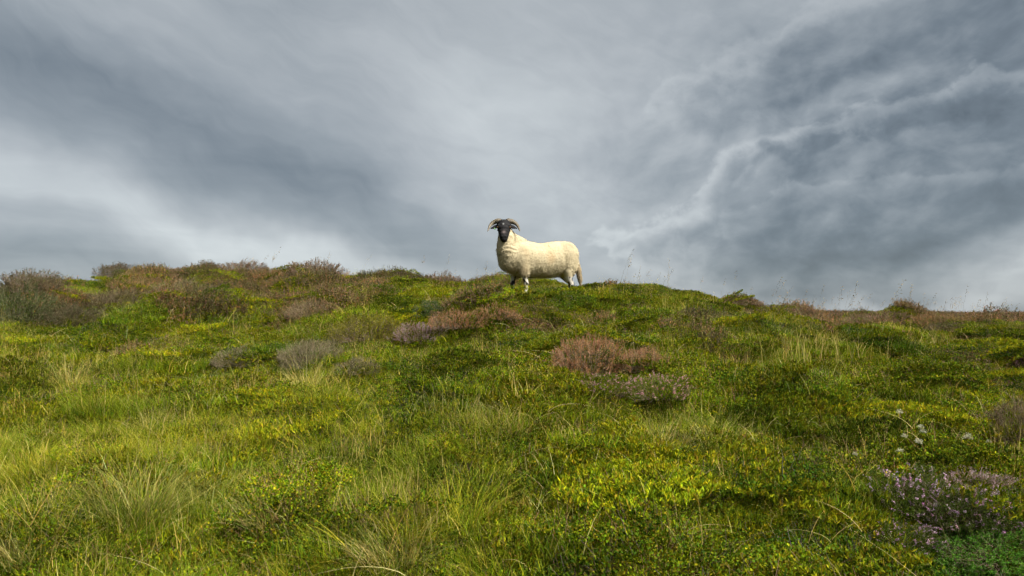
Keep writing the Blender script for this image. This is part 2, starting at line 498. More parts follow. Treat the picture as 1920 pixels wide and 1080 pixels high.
# real-world colours
GR = [(0.080, 0.135, 0.004), (0.140, 0.185, 0.004), (0.200, 0.215, 0.006), (0.050, 0.100, 0.004)]
STRAW = [(0.40, 0.33, 0.085), (0.34, 0.29, 0.08), (0.44, 0.38, 0.14), (0.28, 0.20, 0.05)]
LEAF = [(0.060, 0.115, 0.004), (0.105, 0.150, 0.004), (0.17, 0.185, 0.005), (0.040, 0.080, 0.004), (0.11, 0.09, 0.010), (0.08, 0.135, 0.004), (0.030, 0.06, 0.004)]
MOSS = [(0.135, 0.150, 0.004), (0.18, 0.18, 0.005), (0.09, 0.12, 0.004), (0.12, 0.095, 0.010), (0.055, 0.085, 0.004), (0.11, 0.14, 0.004), (0.035, 0.06, 0.004)]
BRIGHT = [(0.05, 0.15, 0.012), (0.07, 0.19, 0.016), (0.04, 0.11, 0.012), (0.11, 0.21, 0.02)]
TWIG = [(0.16, 0.11, 0.075), (0.20, 0.15, 0.11), (0.11, 0.075, 0.05)]

def p_turf(k):
    g = Geo(); n = 900
    r = disc(n, 0.26)
    blades(g, r, rng.uniform(0.03, 0.10, n) * (1.15 - 0.5 * (np.hypot(r[:, 0], r[:, 1]) / 0.26) ** 2), rng.uniform(0.0022, 0.0038, n), rng.uniform(0, 6.28, n),
           rng.uniform(0.1, 0.9, n), rng.uniform(0, 0.35, n), pick(GR, n), 3, (0.30, 0.26, 0.07), 0.5)
    n = 46; r = disc(n, 0.26)
    blades(g, r, rng.uniform(0.06, 0.16, n), rng.uniform(0.002, 0.003, n), rng.uniform(0, 6.28, n), rng.uniform(0.3, 1.0, n), rng.uniform(0, 0.4, n), pick(STRAW, n), 3)
    return g
def p_long(k):
    g = Geo(); n = 300
    r = disc(n, 0.13, 0.7); a0 = np.arctan2(r[:, 1], r[:, 0])
    az = a0 + rng.normal(0, 0.9, n)
    blades(g, r, rng.uniform(0.14, 0.34, n), rng.uniform(0.0022, 0.0036, n), az, rng.uniform(0.25, 1.05, n), rng.uniform(0.0, 0.45, n),
           pick([(0.08, 0.130, 0.005), (0.13, 0.170, 0.006), (0.17, 0.19, 0.008), (0.23, 0.215, 0.02)], n), 5, (0.30, 0.28, 0.05), 0.6, 0.06)
    return g
def p_leafy(k, pal=LEAF, n=3200, rad=0.26, hh=0.10, ls=(0.007, 0.014)):
    g = Geo()
    p = disc(n, rad)
    q = np.hypot(p[:, 0], p[:, 1]) / rad
    bump = 0.6 + 0.8 * fbm(p[:, 0] * 14 + k * 9, p[:, 1] * 14, 5 + k, 2)
    p[:, 2] = (hh * (1 - 0.55 * q ** 2) * np.clip(bump, 0.2, 1.3)) * rng.uniform(0.25, 1.0, n) ** 0.6
    leaves(g, p, rdir(n, 0.35), rng.uniform(*ls, n), rng.uniform(0.55, 0.75, n) * rng.uniform(*ls, n), pick(pal, n, 0.22))
    m = 110
    a = disc(m, rad * 0.8); b = a + rdir(m, 0.8) * rng.uniform(0.04, hh * 1.1, (m, 1))
    twigs(g, a, b, 0.0011, pick(TWIG, m))
    return g
def p_moss(k):
    g = Geo(); n = 1500
    p = disc(n, 0.26)
    q = np.hypot(p[:, 0], p[:, 1]) / 0.26
    p[:, 2] = 0.055 * (1 - 0.6 * q ** 2) * np.clip(0.6 + 0.9 * fbm(p[:, 0] * 12 + k * 5, p[:, 1] * 12, 40 + k, 2), 0.1, 1.3)
    d = rdir(n, 0.9)
    cc = pick(MOSS, n, 0.2)
    # upright feathery shoots: three slim leaves each
    for s in range(3):
        dd = d + rng.normal(0, 0.38, (n, 3)); dd /= np.linalg.norm(dd, axis=1, keepdims=True)
        leaves(g, p + d * 0.006 * s, dd, rng.uniform(0.010, 0.024, n), rng.uniform(0.003, 0.007, n), cc * rng.uniform(0.85, 1.15, (n, 1)))
    return g
def sprigs(g_leaf, g_flow, tips, base, pal_leaf, pal_flow, flor=10, fl=0.0065, lf=9, ll=0.007, top=0.55, bare=0.0):
    n = len(tips)
    ax = tips - base
    for s in range(lf):
        t = rng.uniform(0.25, 1.0, (n, 1))
        d = ax / (np.linalg.norm(ax, axis=1, keepdims=True) + 1e-9) * 0.7 + rng.normal(0, 0.55, (n, 3))
        d /= np.linalg.norm(d, axis=1, keepdims=True)
        leaves(g_leaf, base + ax * t + rng.normal(0, 0.0035, (n, 3)), d, rng.uniform(0.8, 1.6, n) * ll, rng.uniform(0.3, 0.5, n) * ll, pick(pal_leaf, n, 0.2))
    if flor:
        on = rng.uniform(0, 1, n) > bare
        b2, a2 = base[on], ax[on]; m = len(b2)
        cc = pick(pal_flow, m, 0.16)
        for s in range(flor):
            t = rng.uniform(1 - top, 1.03, (m, 1))
            d = rng.normal(0, 1, (m, 3)); d[:, 2] += 0.4; d /= np.linalg.norm(d, axis=1, keepdims=True)
            leaves(g_flow, b2 + a2 * t + d * 0.003, d, rng.uniform(0.8, 1.4, m) * fl, rng.uniform(0.7, 1.0, m) * fl, np.clip(cc * rng.uniform(0.8, 1.2, (m, 1)), 0, 0.9))
RUST = [(0.35, 0.155, 0.065), (0.40, 0.20, 0.10), (0.27, 0.11, 0.04), (0.42, 0.235, 0.14)]
MAUVE = [(0.38, 0.25, 0.30), (0.30, 0.18, 0.22), (0.42, 0.31, 0.33), (0.27, 0.15, 0.13)]
PURPLE = [(0.50, 0.29, 0.42), (0.42, 0.22, 0.35), (0.58, 0.38, 0.49)]
PINK = [(0.50, 0.22, 0.28), (0.44, 0.18, 0.22), (0.54, 0.29, 0.33)]
BROWN = [(0.17, 0.095, 0.06), (0.21, 0.13, 0.09), (0.13, 0.075, 0.05), (0.24, 0.14, 0.11)]
HLEAF = [(0.075, 0.085, 0.018), (0.10, 0.10, 0.02), (0.06, 0.07, 0.016), (0.13, 0.095, 0.03)]
def p_heather(k):
    g = Geo(); n = 190
    b = disc(n, 0.2); q = np.hypot(b[:, 0], b[:, 1]) / 0.2
    d = rdir(n, 1.1); d[:, :2] += b[:, :2] * 1.6; d /= np.linalg.norm(d, axis=1, keepdims=True)
    t = b + d * (rng.uniform(0.08, 0.17, (n, 1)) * (1.1 - 0.35 * q[:, None]))
    sprigs(g, g, t, b + d * 0.02, HLEAF, BROWN + RUST[:1], 7, 0.0075, 13, 0.010)
    twigs(g, b, t, 0.0012, pick(TWIG, n))
    return g
def p_straw(k):
    g = Geo(); n = 26
    r = disc(n, 0.16)
    blades(g, r, rng.uniform(0.16, 0.42, n), rng.uniform(0.0022, 0.0036, n), rng.uniform(0, 6.28, n), rng.uniform(0.05, 0.75, n) ** 1.3, rng.uniform(0, 0.25, n), pick(STRAW, n), 5, None, 0, 0.08)
    return g
def p_litter(k):
    """bleached stalks lying flat over the sward."""
    g = Geo(); n = 5
    r = disc(n, 0.2); r[:, 2] = rng.uniform(0.06, 0.12, n)
    blades(g, r, rng.uniform(0.15, 0.45, n), rng.uniform(0.002, 0.0032, n), rng.uniform(0, 6.28, n), rng.uniform(0.9, 1.2, n), rng.uniform(0.2, 0.55, n), pick([(0.42, 0.36, 0.17), (0.36, 0.30, 0.13), (0.30, 0.23, 0.09)], n), 6, None, 0, 0.12)
    return g
def p_seed(k):
    """a tall hair-grass stalk with an open drooping panicle."""
    g = Geo(); n = 1
    r = np.zeros((1, 3)); L = np.array([rng.uniform(0.5, 0.85)])
    az = np.array([rng.uniform(-0.5, 0.5)])
    lean = np.array([rng.uniform(0.1, 0.45)])
    c = [(0.24, 0.20, 0.11)]
    blades(g, r, L, np.array([0.0034]), az, lean, np.array([0.04]), np.array(c), 6)
    m = 16
    t = rng.uniform(0.72, 1.0, m)
    reach = lean[0] * (0.35 * t + 0.65 * t * t) * L[0]
    up = (t * math.sqrt(1 - 0.5 * lean[0] ** 2) - 0.04 * t ** 2.4) * L[0]
    p = np.stack([np.cos(az[0]) * reach, np.sin(az[0]) * reach, up], 1)
    d = rng.normal(0, 1, (m, 3)); d[:, 0] += 1.0; d[:, 2] += 0.4; d /= np.linalg.norm(d, axis=1, keepdims=True)
    e = p + d * rng.uniform(0.012, 0.04, (m, 1))
    twigs(g, p, e, 0.0009, pick(c, m))
    leaves(g, e, d, rng.uniform(0.014, 0.024, m), 0.008, pick([(0.26, 0.19, 0.11), (0.32, 0.25, 0.15)], m))
    return g

PROTO_COLS = {}
def protos(key, fn, n):
    c = bpy.data.collections.new('source_' + key)
    for k in range(n):
        me = fn(k).mesh('%s_tuft_mesh' % key, MAT_VI)
        o = bpy.data.objects.new('%s_source_%02d' % (key, k), me)
        c.objects.link(o)
    PROTO_COLS[key] = (c, n)
protos('turf', p_turf, 5)
protos('long_grass', p_long, 5)
protos('leafy', p_leafy, 5)
protos('moss', p_moss, 4)
protos('heather', p_heather, 4)
protos('straw', p_straw, 5)
protos('litter', p_litter, 6)
protos('seed', p_seed, 8)

def gn_group(coll):
    ng = bpy.data.node_groups.new('scatter_' + coll.name, 'GeometryNodeTree')
    ng.interface.new_socket('Geometry', in_out='INPUT', socket_type='NodeSocketGeometry')
    ng.interface.new_socket('Geometry', in_out='OUTPUT', socket_type='NodeSocketGeometry')
    n, l = ng.nodes, ng.links
    gi = n.new('NodeGroupInput'); go = n.new('NodeGroupOutput')
    ci = n.new('GeometryNodeCollectionInfo'); ci.inputs[0].default_value = coll
    ci.inputs['Separate Children'].default_value = True; ci.inputs['Reset Children'].default_value = True
    ip = n.new('GeometryNodeInstanceOnPoints'); ip.inputs['Pick Instance'].default_value = True
    def attr(name, t):
        a = n.new('GeometryNodeInputNamedAttribute'); a.data_type = t; a.inputs[0].default_value = name
        return a.outputs[0]
    er = n.new('FunctionNodeEulerToRotation')
    l.new(attr('rot', 'FLOAT_VECTOR'), er.inputs[0])
    l.new(gi.outputs[0], ip.inputs['Points'])
    l.new(ci.outputs[0], ip.inputs['Instance'])
    l.new(attr('idx', 'INT'), ip.inputs['Instance Index'])
    l.new(er.outputs[0], ip.inputs['Rotation'])
    l.new(attr('scl', 'FLOAT_VECTOR'), ip.inputs['Scale'])
    l.new(ip.outputs[0], go.inputs[0])
    return ng

def eulers(nrm, spin, follow=0.7):
    up = np.array([0, 0, 1.0])
    z = nrm * follow + up * (1 - follow); z /= np.linalg.norm(z, axis=1, keepdims=True)
    x0 = np.stack([np.cos(spin), np.sin(spin), np.zeros_like(spin)], 1)
    y = np.cross(z, x0); y /= np.linalg.norm(y, axis=1, keepdims=True)
    x = np.cross(y, z)
    # matrix columns x y z -> euler XYZ
    ry = -np.arcsin(np.clip(x[:, 2], -1, 1))
    rx = np.arctan2(y[:, 2], z[:, 2])
    rz = np.arctan2(x[:, 1], x[:, 0])
    return np.stack([rx, ry, rz], 1)

def scatter(name, key, xy, scl, tint, label, category, spin=None, follow=0.7, sink=0.005, zscl=None):
    coll, cnt = PROTO_COLS[key]
    n = len(xy); x, y = xy[:, 0], xy[:, 1]
    z = height(x, y) - sink
    me = bpy.data.meshes.new(name)
    me.from_pydata(np.stack([x, y, z], 1).tolist(), [], [])
    if spin is None: spin = rng.uniform(0, 2 * np.pi, n)
    rot = eulers(normals(x, y), spin, follow)
    s3 = np.stack([scl, scl, scl * (1 if zscl is None else zscl)], 1)
    for nm, t, data in (('rot', 'FLOAT_VECTOR', rot), ('scl', 'FLOAT_VECTOR', s3)):
        a = me.attributes.new(nm, t, 'POINT'); a.data.foreach_set('vector', data.astype(np.float32).ravel())
    a = me.attributes.new('idx', 'INT', 'POINT'); a.data.foreach_set('value', rng.integers(0, cnt, n).astype(np.int32))
    a = me.attributes.new('tint', 'FLOAT_COLOR', 'POINT'); a.data.foreach_set('color', np.concatenate([tint, np.ones((n, 1))], 1).astype(np.float32).ravel())
    me.materials.append(MAT_VI)
    o = bpy.data.objects.new(name, me)
    COL.objects.link(o)
    md = o.modifiers.new('scatter', 'NODES'); md.node_group = gn_group(coll)
    o['kind'] = 'stuff'; o['label'] = label; o['category'] = category
    return o

# ------------------------------------------------------------------ where the ground cover grows
def spots(step, x0=-13.5, x1=14.5, y0=1.6, y1=22.0):
    xs = np.arange(x0, x1, step); ys = np.arange(y0, y1, step)
    X, Y = np.meshgrid(xs, ys)
    X = X + rng.uniform(-0.5, 0.5, X.shape) * step * 1.1; Y = Y + rng.uniform(-0.5, 0.5, Y.shape) * step * 1.1
    p = np.stack([X.ravel(), Y.ravel()], 1)
    keep = (np.abs(p[:, 0]) < 2.4 + 0.80 * p[:, 1])
    yc = np.interp(p[:, 0], _sx, _sy)
    keep &= p[:, 1] < yc + 1.3
    for (ex, ey, er, prob) in EXCL:
        inside = ((p[:, 0] - ex) ** 2 + (p[:, 1] - ey) ** 2) < er * er
        keep &= ~(inside & (rng.uniform(0, 1, len(p)) < prob))
    return p[keep]
EXCL = []
ZONES = {}
def zone(kind, *items):
    ZONES.setdefault(kind, [])
    for (px, py, rx, ry, wt) in items:
        x, y = on_ground(px, py)
        ZONES[kind].append((x, y, rx, ry, wt))
def zval(kind, p, base=0.0, nseed=0, namp=0.5, nscale=1.1):
    v = base + namp * fbm(p[:, 0] * nscale + nseed * 3.1, p[:, 1] * nscale, 60 + nseed, 3)
    for (x, y, rx, ry, wt) in ZONES.get(kind, []):
        v = v + wt * np.exp(-((p[:, 0] - x) / rx) ** 2 - ((p[:, 1] - y) / ry) ** 2)
    return v
# (photo pixel that fixes the place, radii in metres on the ground, weight)
zone('grass', (150, 950, 1.4, 1.2, 1.0), (500, 900, 1.2, 1.2, .7), (250, 760, 2.0, 1.0, .8), (100, 680, 1.6, 1.0, .6), (750, 830, 1.0, .6, .5), (950, 800, .9, .5, .6),
     (1250, 830, .8, .5, .6), (1480, 920, .7, .4, .5), (1350, 850, .5, .4, .5), (700, 1040, .7, .35, .6), (1650, 640, 2.2, 1.0, .6), (1850, 620, 2.5, 3.0, .8), (1250, 580, 2.0, 1.0, .5), (330, 640, .8, .5, .4))
zone('long', (180, 990, 1.2, .8, 1.0), (520, 960, .8, .7, .9), (260, 850, 1.2, .6, .6), (740, 1050, .4, .3, .9), (60, 730, .9, .5, .5), (150, 720, .6, .4, .7), (950, 800, .7, .4, .55),
     (1240, 830, .4, .4, .6), (1340, 840, .35, .3, .6), (600, 740, .5, .4, .5), (1450, 650, 1.2, .3, .35), (1800, 620, 2.0, 1.5, .35))
zone('leafy', (900, 930, 1.3, 1.0, .8), (1200, 960, 1.0, .8, .7), (1650, 780, 1.3, 1.0, .6), (900, 650, 1.6, .8, .5), (1250, 740, .9, .7, .7), (1750, 1000, 1.2, .7, .8), (620, 780, .8, .5, .4), (1400, 800, 1.0, .8, .4))
zone('moss', (1560, 720, 1.8, 1.2, .9), (1500, 800, 1.4, .8, .7), (700, 610, .8, .6, .9), (850, 700, 1.6, .7, .6), (1150, 570, 2.2, .9, .8), (700, 550, 2.0, .9, .5), (1350, 620, 1.5, 1.0, .6), (1700, 850, .9, .6, .5), (1100, 850, .9, .6, .4))
zone('heather', (300, 520, 3.5, .8, .28), (600, 530, 2.0, .7, .5), (150, 560, 2.2, 1.0, .25), (800, 530, 1.6, .6, .8), (320, 570, 2.0, .6, .15), (1450, 578, 1.0, .5, .5), (1660, 590, 1.0, .6, .9), (900, 590, .9, .4, .15), (500, 600, 1.2, .6, .3), (1150, 540, .6, .25, .4))

def tint_of(p, lo, hi, seed, jit=0.12, scale=0.8):
    _d, cid = worley(p[:, 0], p[:, 1], 0.85, 301)
    t = np.clip(0.5 + 0.8 * fbm(p[:, 0] * scale, p[:, 1] * scale, seed, 3) + 0.9 * (((cid * 7.31 + seed * 0.37) % 1.0) - 0.5) + rng.normal(0, 0.15, len(p)), 0, 1)[:, None]
    c = np.asarray(lo)[None] * (1 - t) + np.asarray(hi)[None] * t
    return np.clip(c * (1 + rng.normal(0, jit, (len(p), 1))), 0.2, 2.0)

def sown(kind, step, base, seed, thr=0.0, **kw):
    p = spots(step, **kw)
    v = zval(kind, p, base, seed)
    d1, cid = worley(p[:, 0], p[:, 1], 0.85, 301)
    v = v + 0.55 * (((cid * 13.7 + seed * 0.29) % 1.0) - 0.5)
    if kind in ('leafy', 'moss', 'heather'):
        v = v - 0.5 * smooth((d1 - 0.5) / 0.25) * hummock_mask(p[:, 0], p[:, 1])
    return p[v + rng.normal(0, 0.10, len(p)) > thr]

# ------------------------------------------------------------------ plants one can point at
def thing(name, label, cat, xy, group=None, rz=0.0, s=1.0, sink=0.01):
    o = bpy.data.objects.new(name, None)
    o.empty_display_size = 0.1
    o.location = (xy[0], xy[1], float(height(np.array([xy[0]]), np.array([xy[1]]))[0]) - sink)
    o.rotation_euler = (0, 0, rz); o.scale = (s, s, s) if not isinstance(s, tuple) else s
    o['label'] = label; o['category'] = cat
    if group: o['group'] = group
    COL.objects.link(o)
    return o
def part(name, me, parent, tint=None):
    o = bpy.data.objects.new(name, me)
    COL.objects.link(o); o.parent = parent
    if tint is not None: o['tint'] = tuple(tint)
    return o

def bush_meshes(kind, k, n=900):
    """unit heather bush: radius about 0.5 m, height about 0.36 m; separate stems, foliage and flowers."""
    st, fo, fl = Geo(), Geo(), Geo()
    a = rng.uniform(0, 2 * np.pi, n); ct = rng.uniform(0.05, 1, n)          # points over a lumpy dome
    srad = np.sqrt(1 - ct ** 2)
    lump_ = 1 + 0.55 * fbm(np.cos(a) * srad * 2.2 + k * 7.7, np.sin(a) * srad * 2.2 + ct, 90 + k, 3)
    dom = np.stack([0.46 * np.cos(a) * srad, 0.46 * np.sin(a) * srad, 0.30 * ct], 1) * lump_[:, None]
    nd = np.stack([np.cos(a) * srad, np.sin(a) * srad, ct + 0.5], 1); nd /= np.linalg.norm(nd, axis=1, keepdims=True)
    nd += rng.normal(0, 0.25, nd.shape); nd /= np.linalg.norm(nd, axis=1, keepdims=True)
    L = rng.uniform(0.06, 0.17, (n, 1))
    base, tips = dom - nd * L * 0.75, dom + nd * L * 0.35
    root = dom * np.array([0.35, 0.35, 0.0]) + rng.normal(0, 0.02, dom.shape) * np.array([1, 1, 0])
    mid = root * 0.45 + base * 0.55; mid[:, 2] = base[:, 2] * 0.5
    sel = rng.uniform(0, 1, n) < 0.35
    tw = TWIG
    if kind == 'dead':
        tw = [(0.19, 0.155, 0.085), (0.13, 0.105, 0.06), (0.25, 0.21, 0.13)]
    twigs(st, root[sel], mid[sel], 0.0035, pick(tw, sel.sum())); twigs(st, mid[sel], base[sel], 0.0022, pick(tw, sel.sum()))
    twigs(st, base, tips, 0.0014, pick(tw, n))
    if kind == 'dead':
        for s in range(4):      # fans of bare grey twiglets
            d = nd + rng.normal(0, 0.45, nd.shape); d /= np.linalg.norm(d, axis=1, keepdims=True)
            b0 = base + (tips - base) * rng.uniform(0, 0.8, (n, 1))
            twigs(fo, b0, b0 + d * rng.uniform(0.03, 0.13, (n, 1)), 0.0011, pick(tw, n))
        sprigs(fo, fl, tips, base, [(0.13, 0.115, 0.05), (0.10, 0.10, 0.03), (0.08, 0.10, 0.012)], [(0.18, 0.13, 0.09), (0.15, 0.105, 0.07)], 3, 0.005, 6, 0.009)
    elif kind == 'rust':
        sprigs(fo, fl, tips, base, HLEAF, RUST, 13, 0.0085, 7, 0.008, 0.7)
    elif kind == 'mauve':
        sprigs(fo, fl, tips, base, HLEAF, MAUVE, 12, 0.008, 8, 0.008, 0.65, 0.15)
    elif kind == 'brown':
        sprigs(fo, fl, tips, base, HLEAF, BROWN, 11, 0.009, 9, 0.010, 0.7)
    elif kind == 'purple':
        sprigs(fo, fl, tips, base, [(0.05, 0.08, 0.012), (0.075, 0.105, 0.012), (0.04, 0.065, 0.01)], PURPLE, 16, 0.010, 26, 0.013, 0.40, 0.77)
    elif kind == 'pink':
        sprigs(fo, fl, tips, base, LEAF, PINK, 16, 0.011, 24, 0.014, 0.40, 0.74)
    elif kind == 'dark':
        sprigs(fo, fl, tips, base, [(0.055, 0.06, 0.018), (0.045, 0.05, 0.014), (0.075, 0.065, 0.025)], [(0.10, 0.06, 0.045), (0.13, 0.085, 0.06)], 6, 0.009, 14, 0.012, 0.6)
    elif kind == 'juniper':
        sprigs(fo, fl, tips, base, [(0.045, 0.085, 0.022), (0.06, 0.11, 0.028), (0.035, 0.065, 0.02), (0.08, 0.12, 0.03)], PINK, 0, 0.01, 26, 0.013)
    elif kind == 'mossy':
        sprigs(fo, fl, tips, base, [(0.20, 0.19, 0.014), (0.25, 0.225, 0.018), (0.14, 0.14, 0.012), (0.09, 0.10, 0.012)], STRAW[2:3], 0, 0.01, 24, 0.012)
    elif kind == 'bilberry':
        sprigs(fo, fl, tips, base, BRIGHT, PINK, 0, 0.01, 20, 0.016)
    if kind != 'dead':                     # leaves filling the inside, darker for juniper and mossy
        m = 2600
        a = rng.uniform(0, 2 * np.pi, m); ct = rng.uniform(0, 1, m); sr = np.sqrt(1 - ct ** 2); q = rng.uniform(0.55, 0.93, m)
        lm = 1 + 0.55 * fbm(np.cos(a) * sr * 2.2 + k * 7.7, np.sin(a) * sr * 2.2 + ct, 90 + k, 3)
        pi_ = np.stack([0.46 * np.cos(a) * sr, 0.46 * np.sin(a) * sr, 0.30 * ct], 1) * (lm * q)[:, None]
        inner = {'juniper': [(0.04, 0.075, 0.03)], 'mossy': [(0.12, 0.12, 0.01), (0.16, 0.15, 0.012)], 'bilberry': BRIGHT, 'pink': LEAF, 'purple': [(0.05, 0.08, 0.014), (0.075, 0.105, 0.014)]}.get(kind, HLEAF)
        leaves(fo, pi_, rdir(m, 0.2), rng.uniform(0.012, 0.022, m), rng.uniform(0.006, 0.011, m), pick(inner, m, 0.2))
    out = [('stems', st.mesh('stems_mesh', MAT_TWIG)), ('foliage', fo.mesh('foliage_mesh', MAT_VO))]
    if fl.n: out.append(('flowers', fl.mesh('flowers_mesh', MAT_VO)))
    return out
BUSH = {}
def bush(name, kind, px, py, wpx, hfac, label, group=None, cat='heather', variant=0, rz=None, tint=(1, 1, 1), aspect=1.0):
    """px,py = where its middle meets the slope in the photo, wpx = its width there."""
    key = (kind, variant)
    if key not in BUSH: BUSH[key] = bush_meshes(kind, variant + len(BUSH))
    x, y = on_ground(px, py)
    s = wpx / F_PX * math.hypot(x, y) / 1.0
    o = thing(name, label, cat, (x, y), group, random.uniform(0, 6.28) if rz is None else rz, (s, s * aspect, s * hfac), 0.0)
    EXCL.append((x, y, 0.33 * s, 0.35 if kind == 'dead' else 0.85))
    for nm, me in BUSH[key]:
        part(nm, me, o, tint)
    return o
HG = 'heather bushes on the slope'
bush('heather_bush', 'rust', 1105, 700, 150, 1.35, 'largest russet pink heather cushion, in the middle of the slope below the sheep', HG)
bush('heather_bush', 'rust', 1205, 698, 105, 1.25, 'small russet heather cushion close beside the largest russet cushion', HG, variant=1)
bush('heather_bush', 'rust', 1072, 706, 85, 1.1, 'russet heather lobe at the foot of the largest russet cushion', HG, variant=1)
bush('heather_bush', 'pink', 1125, 738, 130, 0.8, 'leafy heather with pale pink flowers just under the largest russet cushion', HG)
bush('heather_bush', 'pink', 1235, 745, 150, 0.8, 'leafy heather sprinkled with pink flowers, downhill of the small russet cushion', HG, variant=1)
bush('heather_bush', 'pink', 970, 672, 70, 0.6, 'tiny pink flowered tuft in the dark hollow between russet heather and grey heather', HG, variant=1)
bush('heather_bush', 'rust', 925, 600, 100, 0.9, 'upper end of the russet heather mat just below the sheep', HG, variant=1)
bush('heather_bush', 'rust', 862, 618, 115, 0.9, 'middle of the russet heather mat slanting down from the sheep', HG)
bush('heather_bush', 'mauve', 785, 640, 110, 0.9, 'mauve grey heather at the low end of the slanting russet mat', HG)
bush('heather_bush', 'mauve', 320, 645, 60, 0.7, 'small dark pink heather tuft alone on the grassy slope', HG, variant=1, tint=(0.9, 0.7, 0.8))
bush('heather_bush', 'dead', 450, 688, 90, 1.0, 'round grey dead heather bush, lowest on the slope', HG)
bush('heather_bush', 'dead', 585, 690, 130, 1.1, 'wide grey dead heather bush tangled with dry grass', HG, variant=1)
bush('heather_bush', 'dead', 672, 702, 90, 0.9, 'low grey dead heather right of the wide tangled grey bush', HG)
bush('heather_bush', 'dead', 590, 600, 100, 1.0, 'grey heather bush high on the slope above the tangled grey bush', HG, variant=1, tint=(1, .9, .9))
bush('heather_bush', 'dead', 350, 572, 130, 0.9, 'broad grey brown heather bush on the upper slope under the highest crest', HG, tint=(.8, .75, .72))
bush('heather_bush', 'dead', 215, 585, 120, 0.9, 'dusky grey heather on the upper slope beside the dark evergreen thicket', HG, variant=1, tint=(.7, .66, .64))
bush('heather_bush', 'dead', 130, 612, 110, 0.9, 'dark grey heather low beside the thicket at the edge of the slope', HG, tint=(.6, .58, .55))
bush('heather_bush', 'mossy', 692, 640, 150, 1.0, 'yellow green mossy hummock above the grey heather', None, 'moss hummock')
bush('juniper_shrub', 'juniper', 803, 596, 62, 1.4, 'small blue green evergreen shrub on the slope below the crest', None, 'shrub')
bush('heather_bush', 'purple', 1700, 950, 190, 0.95, 'bright purple flowering heather at the bottom of the slope', HG)
bush('heather_bush', 'purple', 1795, 980, 175, 0.85, 'dark leafy heather with few purple flowers beside the brightest purple heather', HG, variant=1)
bush('heather_bush', 'mauve', 1800, 915, 160, 0.6, 'faded mauve heather just uphill of the purple flowering heather', HG)
bush('heather_bush', 'purple', 1680, 1020, 170, 0.6, 'lowest dark heather clump with scattered purple flowers', HG, variant=1)
bush('heather_bush', 'dead', 1905, 830, 130, 1.3, 'grey brown heather bush at the edge uphill of the faded mauve heather', HG, tint=(.8, .72, .72))
bush('heather_bush', 'mauve', 1918, 690, 50, 1.3, 'dark dusky heather tuft far out on the right edge of the slope', HG, variant=1, tint=(.5, .4, .4))
bush('bilberry_bush', 'bilberry', 1870, 1050, 210, 0.6, 'vivid green leafy bilberry patch in the bottom corner', 'bilberry patches', 'bilberry')
bush('bilberry_bush', 'bilberry', 1760, 1090, 190, 0.5, 'vivid green bilberry patch under the purple heather, further from the corner', 'bilberry patches', 'bilberry')
CG = 'heather bushes along the skyline'
bush('heather_bush', 'dark', 60, 548, 100, 1.0, 'dark rounded bush at the low end of the skyline', CG)
bush('heather_bush', 'dark', 30, 610, 140, 1.2, 'dark green thicket bush at the edge of the upper slope', HG, variant=1, tint=(.8, 1.1, .8))
bush('heather_bush', 'dark', 222, 524, 70, 0.9, 'flat topped dark bush on the skyline left of the highest crest', CG, variant=1)
bush('heather_bush', 'brown', 322, 514, 60, 0.9, 'brown heather on the skyline just left of the highest bump', CG)
bush('heather_bush', 'dark', 388, 512, 52, 1.2, 'dark little bush on the highest bump of the skyline', CG)
bush('heather_bush', 'brown', 460, 516, 100, 0.7, 'broad brown heather on the skyline right of the highest bump', CG, variant=1)
bush('heather_bush', 'brown', 590, 524, 120, 0.7, 'wide russet brown skyline heather midway between highest bump and sheep', CG)
bush('heather_bush', 'dark', 752, 530, 50, 1.1, 'small dark bush on the skyline left of the sheep', CG, variant=1)
bush('heather_bush', 'brown', 830, 534, 80, 0.9, 'brown heather on the skyline nearest the sheep\'s head', CG, variant=1)
bush('heather_bush', 'brown', 1400, 584, 50, 0.6, 'small brown heather on the falling skyline behind the grass', CG)
bush('heather_bush', 'brown', 1485, 594, 100, 0.5, 'brown heather hump on the skyline before the dip', CG, variant=1)
bush('heather_bush', 'brown', 1665, 610, 130, 0.5, 'rounded brown heather hump on the skyline after the dip', CG)
bush('heather_bush', 'dark', 1775, 625, 70, 0.7, 'dark heather streak on the slope right of the rounded skyline hump', HG)

